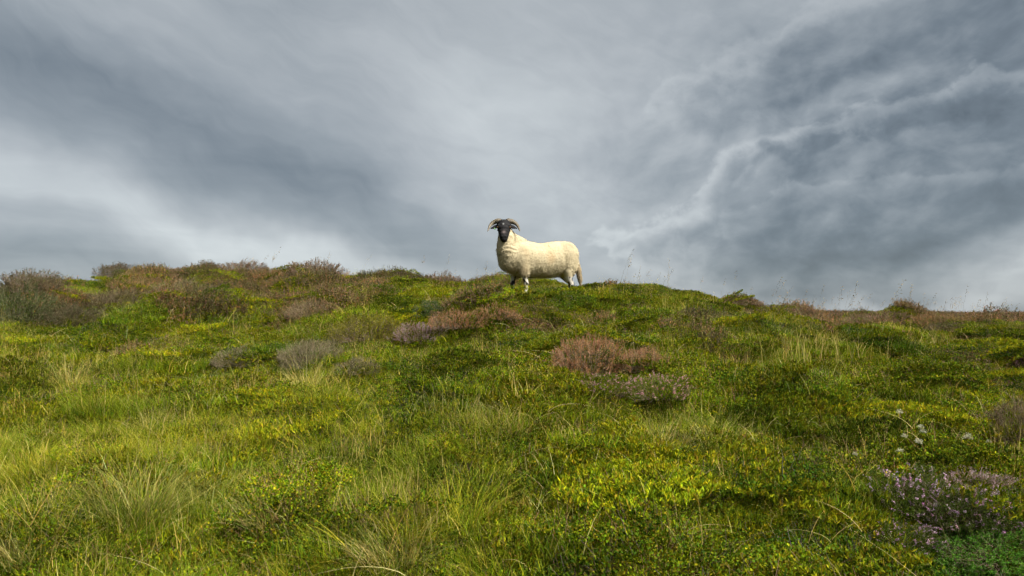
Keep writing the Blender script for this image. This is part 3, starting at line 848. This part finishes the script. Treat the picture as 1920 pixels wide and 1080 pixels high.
# grass tussocks
def tussock_mesh(k, n, straw, rad=0.12, Lr=(0.20, 0.42), wind=0.0):
    g = Geo()
    r = disc(n, rad, 0.6); a0 = np.arctan2(r[:, 1], r[:, 0])
    az = a0 + rng.normal(0, 0.6, n)
    L = rng.uniform(*Lr, n)
    pal = [(0.085, 0.125, 0.014), (0.13, 0.155, 0.018), (0.18, 0.185, 0.03)]
    c = pick(pal, n); st = rng.uniform(0, 1, n) < straw
    c[st] = pick(STRAW, st.sum())
    blades(g, r, L, rng.uniform(0.0024, 0.004, n), az, rng.uniform(0.2, 1.1, n), rng.uniform(0.05, 0.55, n), c, 6, (0.40, 0.34, 0.13), 0.8, 0.07)
    return g
TUS = {}
def tussock(px, py, s, kind, label, rz=None):
    if kind not in TUS:
        a = dict(green=(620, 0.12, .15, (0.20, 0.42)), straw=(260, 0.8, .15, (0.14, 0.36)), mixed=(480, 0.4, .14, (0.18, 0.40)), pale=(240, 0.65, .10, (0.25, 0.45)), upright=(8, 1.0, .1, (.2, .4)))[kind]
        g = tussock_mesh(len(TUS), *a)
        g2 = Geo(); m = 26
        blades(g2, disc(m, .1), rng.uniform(.3, .5, m), rng.uniform(.0025, .0035, m), rng.uniform(0, 6.28, m), rng.uniform(.2, .9, m), rng.uniform(0, .4, m), pick(STRAW, m), 7, None, 0, .1)
        if kind == 'upright':
            g = Geo(); m = 95; r_ = disc(m, 0.62)
            blades(g, r_, rng.uniform(.10, .36, m), rng.uniform(.0026, .004, m), rng.uniform(0, 6.28, m), rng.uniform(0, .6, m), rng.uniform(0, .15, m), pick(STRAW, m), 5, None, 0, .05)
        TUS[kind] = (g.mesh('blades_mesh', MAT_VO), g2.mesh('stalks_mesh', MAT_VO))
    o = thing('grass_tussock', label, 'grass tussock', on_ground(px, py), 'grass tussocks', random.uniform(0, 6.28) if rz is None else rz, s)
    for nm, me in zip(('blades', 'stalks'), TUS[kind]):
        part(nm, me, o, (1, 1, 1))['kind'] = 'stuff'        # far past counting, blade by blade
tussock(255, 985, 1.0, 'green', 'big domed green tussock in the lower grass, leftmost large one')
tussock(60, 1060, 0.95, 'mixed', 'yellowish tussock cut off by the bottom corner')
tussock(520, 1000, 0.9, 'mixed', 'tangled tussock with pale bent blades, beside the big domed green tussock')
tussock(400, 950, 0.7, 'green', 'smaller green tussock between the domed tussock and the tangled tussock')
tussock(740, 1075, 0.8, 'mixed', 'straw tipped tussock at the bottom edge near the middle')
tussock(135, 740, 0.95, 'pale', 'pale feathery tussock far up the grassy side of the slope')
tussock(960, 820, 0.85, 'straw', 'straw coloured dry tussock in the middle of the lower slope')
tussock(880, 812, 0.7, 'straw', 'thin straw tussock just left of the dry tussock in the middle')
tussock(1235, 860, 0.85, 'straw', 'golden straw tussock downhill of the pink flowered heather')
tussock(1335, 865, 0.8, 'green', 'green tussock with arching straw stalks, beside the golden straw tussock')
tussock(575, 745, 0.95, 'pale', 'dry pale tussock at the foot of the wide grey heather')
tussock(1160, 662, 0.6, 'upright', 'upright straw stalks behind the largest russet heather cushion')
tussock(1430, 676, 1.0, 'upright', 'row of upright straw stalks on the right slope, end nearest the sheep')
tussock(1540, 668, 1.0, 'upright', 'row of upright straw stalks on the right slope, end away from the sheep')
tussock(1690, 640, 1.0, 'upright', 'thin straw tussock below the rounded skyline hump')
tussock(290, 820, 0.65, 'pale', 'small pale tussock between the feathery tussock and the domed green tussock')
tussock(830, 580, 0.5, 'pale', 'few pale stalks beside the blue green shrub')

# pale lichen tufts
def lichen_mesh():
    g = Geo(); n = 150
    a = rng.uniform(0, 6.28, n); ct = rng.uniform(0, 1, n); s = np.sqrt(1 - ct ** 2)
    d = np.stack([np.cos(a) * s, np.sin(a) * s, ct], 1)
    p = d * np.array([0.040, 0.040, 0.036]) * (1 + 0.35 * rng.normal(0, 1, (n, 1)).clip(-1, 1))
    leaves(g, p, (d + rng.normal(0, .5, d.shape)), rng.uniform(.006, .011, n), .006, pick([(0.52, 0.50, 0.36), (0.44, 0.43, 0.30), (0.58, 0.56, 0.44)], n, .08))
    twigs(g, p * 0.2, p, .0012, pick([(0.36, 0.34, 0.22)], n))
    return g.mesh('lichen_mesh', MAT_VO)
LM = [lichen_mesh() for _ in range(3)]
LG = 'white lichen tufts among the moss'
for i, (px, py, s, lab) in enumerate([
        (1758, 767, 0.75, 'topmost white lichen tuft, alone on the mossy slope'), (1727, 792, 0.6, 'small white lichen tuft just below the topmost one'),
        (1688, 806, 0.9, 'wide cream lichen tuft in the dark gap of the moss'), (1712, 818, 0.7, 'lichen tuft touching the wide cream one on its downhill side'), (1635, 834, 0.8, 'white lichen tuft furthest towards the middle of the slope'),
        (1628, 850, 0.6, 'lichen tuft directly under the one furthest towards the middle of the slope'), (1697, 857, 0.6, 'small lichen tuft alone between the cluster centre and the purple heather'), (1728, 838, 0.8, 'upper of two touching lichen tufts in the cluster centre'), (1732, 848, 0.7, 'lower of two touching lichen tufts in the cluster centre'), (1815, 860, 1.0, 'largest white lichen tuft, uphill of the mauve heather'), (1840, 857, 0.7, 'lichen tuft just right of the largest white one'),
        (1723, 870, 0.8, 'lichen tuft below the two touching ones, above the purple heather'), (1688, 888, 0.8, 'white lichen tuft touching the top of the purple heather'), (1604, 893, 0.55, 'tiny white lichen tuft beside a fallen stalk, left of the purple heather'), (1852, 845, 0.6, 'upper of the two rightmost lichen tufts, below the grey brown bush'), (1855, 868, 0.6, 'lower of the two rightmost lichen tufts, below the grey brown bush'), (1483, 1052, 0.7, 'lone pale lichen tuft at the bottom edge of the slope')]):
    x, y = on_ground(px, py)
    o = bpy.data.objects.new('lichen_tuft', LM[i % 3])
    o.location = (x, y, float(height(np.array([x]), np.array([y]))[0]) + 0.095); o.scale = (s * .42, s * .42, s * .5); o.rotation_euler = (random.uniform(-.3, .3), random.uniform(-.3, .3), random.uniform(0, 6.28))
    o['tint'] = (1.0, 1.0, 1.0)
    o['label'] = lab
    o['category'] = 'lichen'; o['group'] = LG
    COL.objects.link(o)

# ------------------------------------------------------------------ ground cover between them
for _dx, _dy in ((-.55, -.28), (-.3, -.35), (.0, -.3), (.3, -.2), (.55, -.1), (-.3, 0), (.1, 0), (.5, .2)):
    EXCL.append((SHEEP_X + _dx, SHEEP_Y + _dy, 0.38, 0.6))
p = sown('leafy', 0.205, 0.16, 1)
scatter('bilberry_cover', 'leafy', p, rng.uniform(0.75, 1.35, len(p)), tint_of(p, (0.45, 0.54, 0.7), (1.62, 1.40, 1.0), 71, 0.18), 'low leafy green bilberry carpet spread over the slope', 'bilberry')
p = sown('moss', 0.205, 0.18, 2)
scatter('moss_cover', 'moss', p, rng.uniform(0.8, 1.4, len(p)), tint_of(p, (0.48, 0.54, 0.7), (1.54, 1.38, 1.0), 72, 0.18), 'olive and yellow moss cushions between the heather', 'moss')
p = sown('grass', 0.20, -0.10, 3)
scatter('turf_grass', 'turf', p, rng.uniform(0.75, 1.35, len(p)), tint_of(p, (0.62, 0.75, 0.9), (1.54, 1.40, 1.0), 73, 0.16), 'short yellow green grass growing all over the moor slope', 'grass', follow=0.4)
p = sown('long', 0.19, -0.55, 4)
scatter('long_grass', 'long_grass', p, rng.uniform(0.5, 0.95, len(p)), tint_of(p, (0.75, 0.85, 0.8), (1.35, 1.2, 1.1), 74), 'long arching olive grass lying in swathes on the slope', 'grass', follow=0.3)
p = sown('heather', 0.19, -0.34, 5)
ds = np.hypot((p[:, 0] - SHEEP_X + 0.3) / 1.3, p[:, 1] - SHEEP_Y)
p = p[(ds > 1.0) | ((rng.uniform(0, 1, len(p)) < 0.5) & (p[:, 1] > SHEEP_Y + 0.35))]
ds = np.hypot((p[:, 0] - SHEEP_X + 0.3) / 1.3, p[:, 1] - SHEEP_Y)
p = p[p[:, 1] > 5.5]
ds = np.hypot((p[:, 0] - SHEEP_X + 0.3) / 1.3, p[:, 1] - SHEEP_Y)
scatter('heather_cover', 'heather', p, rng.uniform(0.8, 1.5, len(p)) * np.where(ds < 1.5, 0.6, 1.0), tint_of(p, (0.55, 0.66, 0.55), (1.25, 1.12, 1.0), 75, 0.2, 1.3), 'low brown and russet heather along the crest and upper slope', 'heather')
p = spots(0.20); p = p[zval('long', p, -0.14, 6) > rng.uniform(-0.3, 0.5, len(p))]
scatter('dry_grass', 'straw', p, rng.uniform(0.4, 0.85, len(p)), tint_of(p, (0.8, 0.8, 0.8), (1.2, 1.1, 1.0), 76), 'straw coloured dry grass stalks standing out of the sward', 'grass', follow=0.2)
p = spots(0.33); p = p[p[:, 1] < 9.5]; p = p[rng.uniform(0, 1, len(p)) < 0.55]
scatter('fallen_stalks', 'litter', p, rng.uniform(0.5, 1.0, len(p)), tint_of(p, (0.8, 0.8, 0.8), (1.2, 1.15, 1.1), 77), 'bleached fallen stalks lying across the green cover', 'grass')

# far swell of the moor: bigger, coarser tufts
X, Y = np.meshgrid(np.arange(-60, 75, 0.75), np.arange(20, 60, 0.75))
pf = np.stack([X.ravel() + rng.uniform(-.4, .4, X.size), Y.ravel() + rng.uniform(-.4, .4, X.size)], 1)
pf = pf[(pf[:, 0] > -10) & (np.abs(pf[:, 0]) < 6 + 0.85 * pf[:, 1])]
scatter('far_heather', 'heather', pf, rng.uniform(2.6, 4.2, len(pf)), tint_of(pf, (0.7, 0.75, 0.8), (1.2, 1.1, 1.05), 78), 'dark heather on the distant swell of the moor behind the hill', 'heather')

# seed heads against the sky
pp = []
for (px, py, n, sx) in [(1320, 570, 9, 90), (1480, 585, 9, 90), (1600, 600, 9, 80), (1720, 604, 16, 70), (1800, 606, 20, 70), (1880, 606, 16, 60), (1220, 552, 8, 40), (870, 545, 7, 45), (430, 520, 4, 60), (560, 524, 4, 60), (1690, 640, 16, 120), (1480, 640, 14, 100)]:
    for _ in range(n):
        pp.append(on_ground(px + random.gauss(0, sx), py + random.uniform(0, 14)))
pp = np.array(pp)
scatter('seed_grass', 'seed', pp, rng.uniform(0.5, 0.9, len(pp)), tint_of(pp, (0.8, 0.8, 0.8), (1.1, 1.1, 1.1), 79), 'tall thin seeding grass stalks against the sky on the crest', 'grass', spin=rng.normal(0, 0.5, len(pp)), follow=0.1)

# ------------------------------------------------------------------ the sheep
# local frame: x forward, y to its left, z up; z = 0 is where the legs meet the top of the herbage
TOCAM = Vector((math.sin(SHEEP_YAW), math.cos(SHEEP_YAW), 0))       # direction of the viewer seen from the sheep
SRIGHT = Vector((-math.cos(SHEEP_YAW), math.sin(SHEEP_YAW), 0))
prims = []     # (centre, radii(3), basis 3x3, tag)
def ball(c, r, tag, basis=None):
    r = (r, r, r) if not isinstance(r, (tuple, list)) else r
    prims.append((Vector(c), r, basis or Matrix.Identity(3), tag))
def chain(pts, tag, step=0.018, basis=None):
    for (p, r), (q, s) in zip(pts[:-1], pts[1:]):
        p, q = Vector(p), Vector(q); n = max(2, int((q - p).length / step))
        for i in range(n + 1):
            t = i / n
            rr = tuple(a * (1 - t) + b * t for a, b in zip(r, s)) if isinstance(r, (tuple, list)) else r * (1 - t) + s * t
            ball(p.lerp(q, t), rr, tag, basis)
# trunk: deep chest, level back with a slight dip, full rump
chain([((0.40, 0, 0.425), (0.20, 0.205, 0.235)), ((0.20, 0, 0.405), (0.20, 0.23, 0.262)), ((-0.05, 0, 0.385), (0.2, 0.24, 0.25)), ((-0.26, 0, 0.415), (0.19, 0.235, 0.262)),
       ((-0.44, 0, 0.46), (0.165, 0.195, 0.232))], 'fleece', 0.03)
# shoulders, haunches
for s in (-1, 1):
    chain([((0.30, s * 0.10, 0.42), (0.15, 0.13, 0.2)), ((0.27, s * 0.115, 0.24), (0.095, 0.09, 0.11))], 'fleece', 0.03)
    chain([((-0.42, s * 0.115, 0.46), (0.18, 0.13, 0.215)), ((-0.45, s * 0.135, 0.33), (0.13, 0.10, 0.15)), ((-0.455, s * 0.135, 0.25), (0.085, 0.075, 0.09))], 'fleece', 0.03)
# brisket and woolly neck rising to the head
HP = Vector((0.555, 0.055, 0.868))            # poll
chain([((0.44, 0.0, 0.40), (0.17, 0.18, 0.20)), ((0.49, 0.015, 0.52), (0.15, 0.17, 0.17)), ((0.505, 0.03, 0.66), (0.125, 0.135, 0.13)), (tuple(HP + Vector((-0.05, -0.06, -0.06))), (0.085, 0.085, 0.085))], 'fleece', 0.02)
chain([((0.22, 0, 0.56), 0.125), ((0.36, 0, 0.61), 0.13), ((0.47, 0.0, 0.70), 0.11)], 'fleece', 0.03)
# front legs (the right one a step ahead), hind legs with knee and hock
def leg(pts): chain(pts, 'leg', 0.008)
leg([((0.26, 0.105, 0.24), 0.055), ((0.245, 0.11, 0.10), 0.034), ((0.235, 0.11, 0.055), 0.036), ((0.235, 0.11, -0.04), 0.025), ((0.245, 0.11, -0.085), 0.03), ((0.262, 0.11, -0.115), 0.03)])
leg([((0.33, -0.10, 0.24), 0.055), ((0.345, -0.10, 0.10), 0.034), ((0.35, -0.10, 0.05), 0.036), ((0.35, -0.10, -0.05), 0.025), ((0.365, -0.10, -0.10), 0.03), ((0.382, -0.10, -0.125), 0.03)])
leg([((-0.42, 0.14, 0.24), 0.08), ((-0.43, 0.14, 0.14), 0.055), ((-0.47, 0.14, 0.06), 0.040), ((-0.455, 0.14, -0.06), 0.030), ((-0.445, 0.135, -0.095), 0.032), ((-0.43, 0.135, -0.115), 0.032)])
leg([((-0.46, -0.125, 0.26), 0.09), ((-0.54, -0.12, 0.15), 0.052), ((-0.635, -0.12, 0.075), 0.036), ((-0.64, -0.12, -0.05), 0.026), ((-0.625, -0.12, -0.095), 0.032), ((-0.61, -0.12, -0.115), 0.032)])
# tail: long, woolly, hanging clear of the hocks
chain([((-0.56, 0.0, 0.53), 0.055), ((-0.63, 0.0, 0.42), 0.04), ((-0.665, 0.01, 0.28), 0.048), ((-0.69, 0.01, 0.15), 0.042), ((-0.705, 0.01, 0.05), 0.018)], 'fleece', 0.014)
# head, looking at the viewer
HF = (TOCAM * 0.42 + Vector((0, 0, -0.91))).normalized()            # poll to muzzle
HN = (TOCAM * 0.91 + Vector((0, 0, 0.42))).normalized()             # out of the face
HB = Matrix((SRIGHT, HN, HF)).transposed()
def hp(r, n, f): return HP + SRIGHT * r + HN * n + HF * f
for (f, n, wr, nr) in [(-0.01, 0.0, 0.095, 0.09), (0.04, 0.005, 0.10, 0.092), (0.085, 0.01, 0.094, 0.086), (0.13, 0.012, 0.081, 0.073), (0.17, 0.014, 0.07, 0.061), (0.205, 0.012, 0.062, 0.053), (0.230, 0.006, 0.053, 0.045)]:
    ball(hp(0, n, f), (wr, nr, 0.055), 'face', HB)
ball(hp(0, -0.035, 0.13), (0.055, 0.06, 0.09), 'face', HB)          # jaw
for s in (-1, 1):
    ball(hp(s * 0.068, 0.062, 0.055), (0.024, 0.02, 0.02), 'face', HB)      # brow
    ball(hp(s * 0.022, 0.05, 0.222), (0.018, 0.014, 0.016), 'face', HB)     # nostril wings
    chain([(tuple(hp(s * 0.08, -0.01, 0.01)), (0.026, 0.02, 0.026)), (tuple(hp(s * 0.125, -0.02, 0.025)), (0.030, 0.013, 0.034)), (tuple(hp(s * 0.178, -0.02, 0.05)), (0.012, 0.009, 0.014))], 'ear', 0.008, HB)

bm = bmesh.new()
for (c, r, B, tag) in prims:
    M4 = Matrix.Translation(c) @ (B @ Matrix.Diagonal(Vector(r))).to_4x4()
    bmesh.ops.create_icosphere(bm, subdivisions=2 if max(r) < 0.06 else 3, radius=1.0, matrix=M4)
raw = bpy.data.meshes.new('raw'); bm.to_mesh(raw); bm.free()
tmp = bpy.data.objects.new('raw', raw); COL.objects.link(tmp)
md = tmp.modifiers.new('r', 'REMESH'); md.mode = 'VOXEL'; md.voxel_size = 0.0075
md = tmp.modifiers.new('s', 'SMOOTH'); md.iterations = 5; md.factor = 0.5
dg = bpy.context.evaluated_depsgraph_get()
body_me = bpy.data.meshes.new_from_object(tmp.evaluated_get(dg))
bpy.data.objects.remove(tmp)
nvb = len(body_me.vertices)
co = np.empty(nvb * 3, np.float32); body_me.vertices.foreach_get('co', co); co = co.reshape(-1, 3).astype(float)
nr = np.empty(nvb * 3, np.float32); body_me.vertex_normals.foreach_get('vector', nr); nr = nr.reshape(-1, 3).astype(float)
# which piece each vertex belongs to
best = np.full(nvb, 1e9); tagv = np.zeros(nvb, int); TAGS = ['fleece', 'face', 'ear', 'leg']
for (c, r, B, tag) in prims:
    q = (co - np.array(c)) @ np.array(B) / np.array(r)
    d = (np.linalg.norm(q, axis=1) - 1) * min(r)
    if tag == 'fleece': d = d + 0.0
    k = d < best
    best[k] = d[k]; tagv[k] = TAGS.index(tag)
ed = np.empty(len(body_me.edges) * 2, np.int32); body_me.edges.foreach_get('vertices', ed); ed = ed.reshape(-1, 2)
deg = np.bincount(ed.ravel(), minlength=nvb)[:, None]
soft = (tagv == 0)
for _ in range(26):
    acc_ = np.stack([np.bincount(ed[:, 0], co[ed[:, 1], k], nvb) + np.bincount(ed[:, 1], co[ed[:, 0], k], nvb) for k in range(3)], 1) / deg
    co[soft] = co[soft] * 0.4 + acc_[soft] * 0.6
body_me.vertices.foreach_set('co', co.astype(np.float32).ravel()); body_me.update()
body_me.vertex_normals.foreach_get('vector', (nr_ := np.empty(nvb * 3, np.float32))); nr = nr_.reshape(-1, 3).astype(float)
n3 = lambda p, s, o=0.0: np.array([mnoise.noise(Vector((a * s + o, b * s, c * s))) for a, b, c in p])
fle = tagv == 0
lumpn = n3(co, 9.0); fine = n3(co, 34.0, 5.0)
# creases of the wool around chest and shoulder run across the body
wv = co[:, 2] * 85 + co[:, 0] * 22 + 6.0 * n3(co, 6.0, 9.0)
crease = np.sin(wv) * smooth((co[:, 0] - 0.10) / 0.25) * np.clip(0.5 + 1.6 * n3(co, 7.0, 31.0), 0, 1)
disp = np.where(fle, 0.005 * lumpn + 0.003 * fine + 0.0035 * crease, 0.0)
edge_soft = np.ones(nvb)
co2 = co + nr * disp[:, None]
body_me.vertices.foreach_set('co', co2.astype(np.float32).ravel())
body_me.update()
colv = np.zeros((nvb, 3))
cream = np.array([0.37, 0.312, 0.195])
colv[:] = cream * (1 + 0.10 * lumpn + 0.06 * fine)[:, None]
stain = np.clip(n3(co, 5.0, 21.0) * 1.6 - 0.25, 0, 1)[:, None]
colv = colv * (1 - 0.55 * stain) + np.array([0.30, 0.20, 0.095]) * 0.55 * stain
tail_shade = (smooth((-0.615 - co[:, 0]) / 0.03) * smooth((0.45 - co[:, 2]) / 0.15))[:, None] * fle[:, None]
colv = colv * (1 - 0.75 * tail_shade) + np.array([0.17, 0.125, 0.065]) * 0.75 * tail_shade  # shade within the hanging tail, painted into its fleece colour
lowd = (smooth((0.20 - co[:, 2]) / 0.15) * (tagv == 0))[:, None]
face = (tagv == 1) | (tagv == 2)
colv[face] = np.array([0.006, 0.0055, 0.006])
hd = (co - np.array(hp(0, 0.06, 0.165)))
nose = np.exp(-((hd @ np.array(SRIGHT)) / 0.022) ** 2 - ((hd @ np.array(HF)) / 0.020) ** 2) * ((hd @ np.array(HN)) > -0.04)
colv[face] += (nose[:, None] * np.array([0.11, 0.085, 0.08]))[face]
hd = (co - np.array(hp(-0.005, 0.085, 0.045)))
spot = np.exp(-(np.linalg.norm(hd, axis=1) / 0.010) ** 2)
colv[face] += (spot[:, None] * np.array([0.5, 0.5, 0.48]))[face]
lg = tagv == 3
pat = n3(co * np.array([1, 1, 0.75]), 20.0, 3.3)
blk = (pat > np.where(co[:, 0] < 0, np.where(co[:, 1] > 0, 0.10, -0.12), -0.08))
hoof = co[:, 2] < -0.105
legc = np.where(blk[:, None], np.array([0.016, 0.015, 0.015]), np.array([0.42, 0.385, 0.32]))
legc[(co[:, 2] > 0.16)] = cream
legc[hoof] = (0.02, 0.018, 0.016)
colv[lg] = legc[lg]
a = body_me.attributes.new('coat', 'FLOAT_COLOR', 'POINT')
a.data.foreach_set('color', np.concatenate([colv, np.ones((nvb, 1))], 1).astype(np.float32).ravel())

def coat_mat(name, attr, rough, sheen, bump=True):
    m, n, l = new_mat(name)
    ca = n.new('ShaderNodeAttribute'); ca.attribute_name = attr
    b = n.new('ShaderNodeBsdfPrincipled'); b.inputs['Roughness'].default_value = rough; b.inputs['Specular IOR Level'].default_value = 0.2
    b.inputs['Sheen Weight'].default_value = sheen
    l.new(ca.outputs['Color'], b.inputs['Base Color'])
    if bump:
        tcn = n.new('ShaderNodeTexCoord')
        no = n.new('ShaderNodeTexNoise'); no.inputs['Scale'].default_value = 110; no.inputs['Detail'].default_value = 4
        l.new(tcn.outputs['Object'], no.inputs[0])
        bu = n.new('ShaderNodeBump'); bu.inputs['Strength'].default_value = 0.5; bu.inputs['Distance'].default_value = 0.006
        l.new(no.outputs[0], bu.inputs['Height']); l.new(bu.outputs[0], b.inputs['Normal'])
    o = n.new('ShaderNodeOutputMaterial'); l.new(b.outputs[0], o.inputs[0])
    return m
def flat_mat(name, c, rough=0.5, c2=None, scale=60):
    m, n, l = new_mat(name)
    b = n.new('ShaderNodeBsdfPrincipled'); b.inputs['Roughness'].default_value = rough
    tcn = n.new('ShaderNodeTexCoord'); no = n.new('ShaderNodeTexNoise'); no.inputs['Scale'].default_value = scale
    l.new(tcn.outputs['Object'], no.inputs[0])
    r = n.new('ShaderNodeValToRGB'); r.color_ramp.elements[0].position = 0.35; r.color_ramp.elements[1].position = 0.65
    r.color_ramp.elements[0].color = (*c, 1); r.color_ramp.elements[1].color = (*(c2 or tuple(v * 1.3 for v in c)), 1)
    l.new(no.outputs[0], r.inputs[0]); l.new(r.outputs[0], b.inputs['Base Color'])
    o = n.new('ShaderNodeOutputMaterial'); l.new(b.outputs[0], o.inputs[0])
    return m
body_me.materials.clear(); body_me.materials.append(coat_mat('sheep_coat', 'coat', 0.8, 0.0))
body_me.shade_smooth()
SHEEP_Z = CAM_Z + px_ray(1008, 541).z / px_ray(1008, 541).y * SHEEP_Y + 0.012
sheep = bpy.data.objects.new('sheep', None)
sheep.location = (SHEEP_X, SHEEP_Y, SHEEP_Z)
sheep.rotation_euler = (0, 0, math.pi + SHEEP_YAW)
sheep['label'] = 'cream fleeced horned sheep with black face standing on the crest'
sheep['category'] = 'sheep'
COL.objects.link(sheep)
part('body', body_me, sheep)
# wool locks
pool = np.nonzero(fle & (co[:, 2] > 0.03))[0]
ns = 26000
sel = rng.choice(pool, ns)
roots = co2[sel] - nr[sel] * 0.004 + rng.normal(0, 0.003, (ns, 3))
d = nr[sel] * 0.45 + np.array([-0.3, 0, -0.75]) + rng.normal(0, 0.22, (ns, 3))
d /= np.linalg.norm(d, axis=1, keepdims=True)
L = rng.uniform(0.012, 0.026, (ns, 1))
side = np.cross(d, nr[sel] + rng.normal(0, 0.3, (ns, 3))); side /= np.linalg.norm(side, axis=1, keepdims=True) + 1e-9
w = rng.uniform(0.002, 0.004, (ns, 1))
p1 = roots + (nr[sel] * 0.6 + d * 0.4) * L * 0.5
p2 = p1 + d * L * 0.6
v = np.stack([roots - side * w * .5, roots + side * w * .5, p1 - side * w * .5, p1 + side * w * .5, p2], 1)
gw = Geo()
cw = np.clip(colv[sel] * rng.uniform(0.92, 1.08, (ns, 1)), 0, 0.85)
i0 = np.arange(ns)[:, None] * 5
gw.add(v, np.concatenate([i0 + np.array([[0, 1, 3]]), i0 + np.array([[0, 3, 2]]), i0 + np.array([[2, 3, 4]])]), np.repeat(cw[:, None], 5, 1))
part('fleece', gw.mesh('fleece_mesh', coat_mat('wool_locks', 'col', 0.9, 0.0, False)), sheep)
# horns
def horn_mesh(s):
    pts = [(0.045, 0.0, -0.050), (0.075, -0.005, -0.062), (0.115, -0.02, -0.062), (0.158, -0.025, -0.040), (0.190, -0.015, 0.005), (0.210, 0.005, 0.065), (0.224, 0.025, 0.125)]
    rad = [0.040, 0.040, 0.036, 0.029, 0.021, 0.014, 0.005]
    P_ = [hp(s * a, b, c) for a, b, c in pts]
    bm = bmesh.new(); rings = []
    S = 60
    def cr_(i, t):
        p0, p1, p2, p3 = [P_[max(0, min(len(P_) - 1, i + k))] for k in (-1, 0, 1, 2)]
        return 0.5 * ((2 * p1) + (p2 - p0) * t + (2 * p0 - 5 * p1 + 4 * p2 - p3) * t * t + (3 * p1 - p0 - 3 * p2 + p3) * t ** 3)
    cs, rs = [], []
    for j in range(S + 1):
        u = j / S * (len(P_) - 1); i = min(int(u), len(P_) - 2); t = u - i
        cs.append(cr_(i, t)); rs.append((rad[i] * (1 - t) + rad[i + 1] * t) * (1 + 0.07 * math.sin(j * 1.6)))
    for j in range(S + 1):
        tg = (cs[min(j + 1, S)] - cs[max(j - 1, 0)]).normalized()
        x = tg.cross(HN).normalized(); y = tg.cross(x)
        rings.append([bm.verts.new(cs[j] + (x * math.cos(k * math.pi / 6) + y * math.sin(k * math.pi / 6) * 0.85) * rs[j]) for k in range(12)])
    for j in range(S):
        for k in range(12):
            bm.faces.new((rings[j][k], rings[j][(k + 1) % 12], rings[j + 1][(k + 1) % 12], rings[j + 1][k]))
    bm.faces.new(rings[-1]); bm.faces.new(rings[0][::-1])
    bmesh.ops.recalc_face_normals(bm, faces=bm.faces)
    me = bpy.data.meshes.new('horn_mesh'); bm.to_mesh(me); bm.free(); me.shade_smooth()
    me.materials.append(HORN)
    return me
HORN = flat_mat('horn_keratin', (0.042, 0.030, 0.015), 0.6, (0.095, 0.073, 0.038), 30)
EYE = flat_mat('eye_amber', (0.05, 0.025, 0.01), 0.12, (0.08, 0.04, 0.015))
TAGM = flat_mat('ear_tag_plastic', (0.05, 0.13, 0.03), 0.5)
for s in (-1, 1):
    part('horn', horn_mesh(s), sheep)
    bm = bmesh.new(); bmesh.ops.create_uvsphere(bm, u_segments=16, v_segments=10, radius=0.014)
    me = bpy.data.meshes.new('eye_mesh'); bm.to_mesh(me); bm.free(); me.materials.append(EYE); me.shade_smooth()
    e = part('eye', me, sheep); e.location = hp(s * 0.084, 0.052, 0.075)
bm = bmesh.new()
bmesh.ops.create_cone(bm, cap_ends=True, segments=16, radius1=0.013, radius2=0.011, depth=0.006)
me = bpy.data.meshes.new('ear_tag_mesh'); bm.to_mesh(me); bm.free(); me.materials.append(TAGM)
e = part('ear_tag', me, sheep); e.location = hp(-0.125, -0.008, 0.06)
e.rotation_euler = HN.to_track_quat('Z', 'Y').to_euler()
print('tris body', nvb)
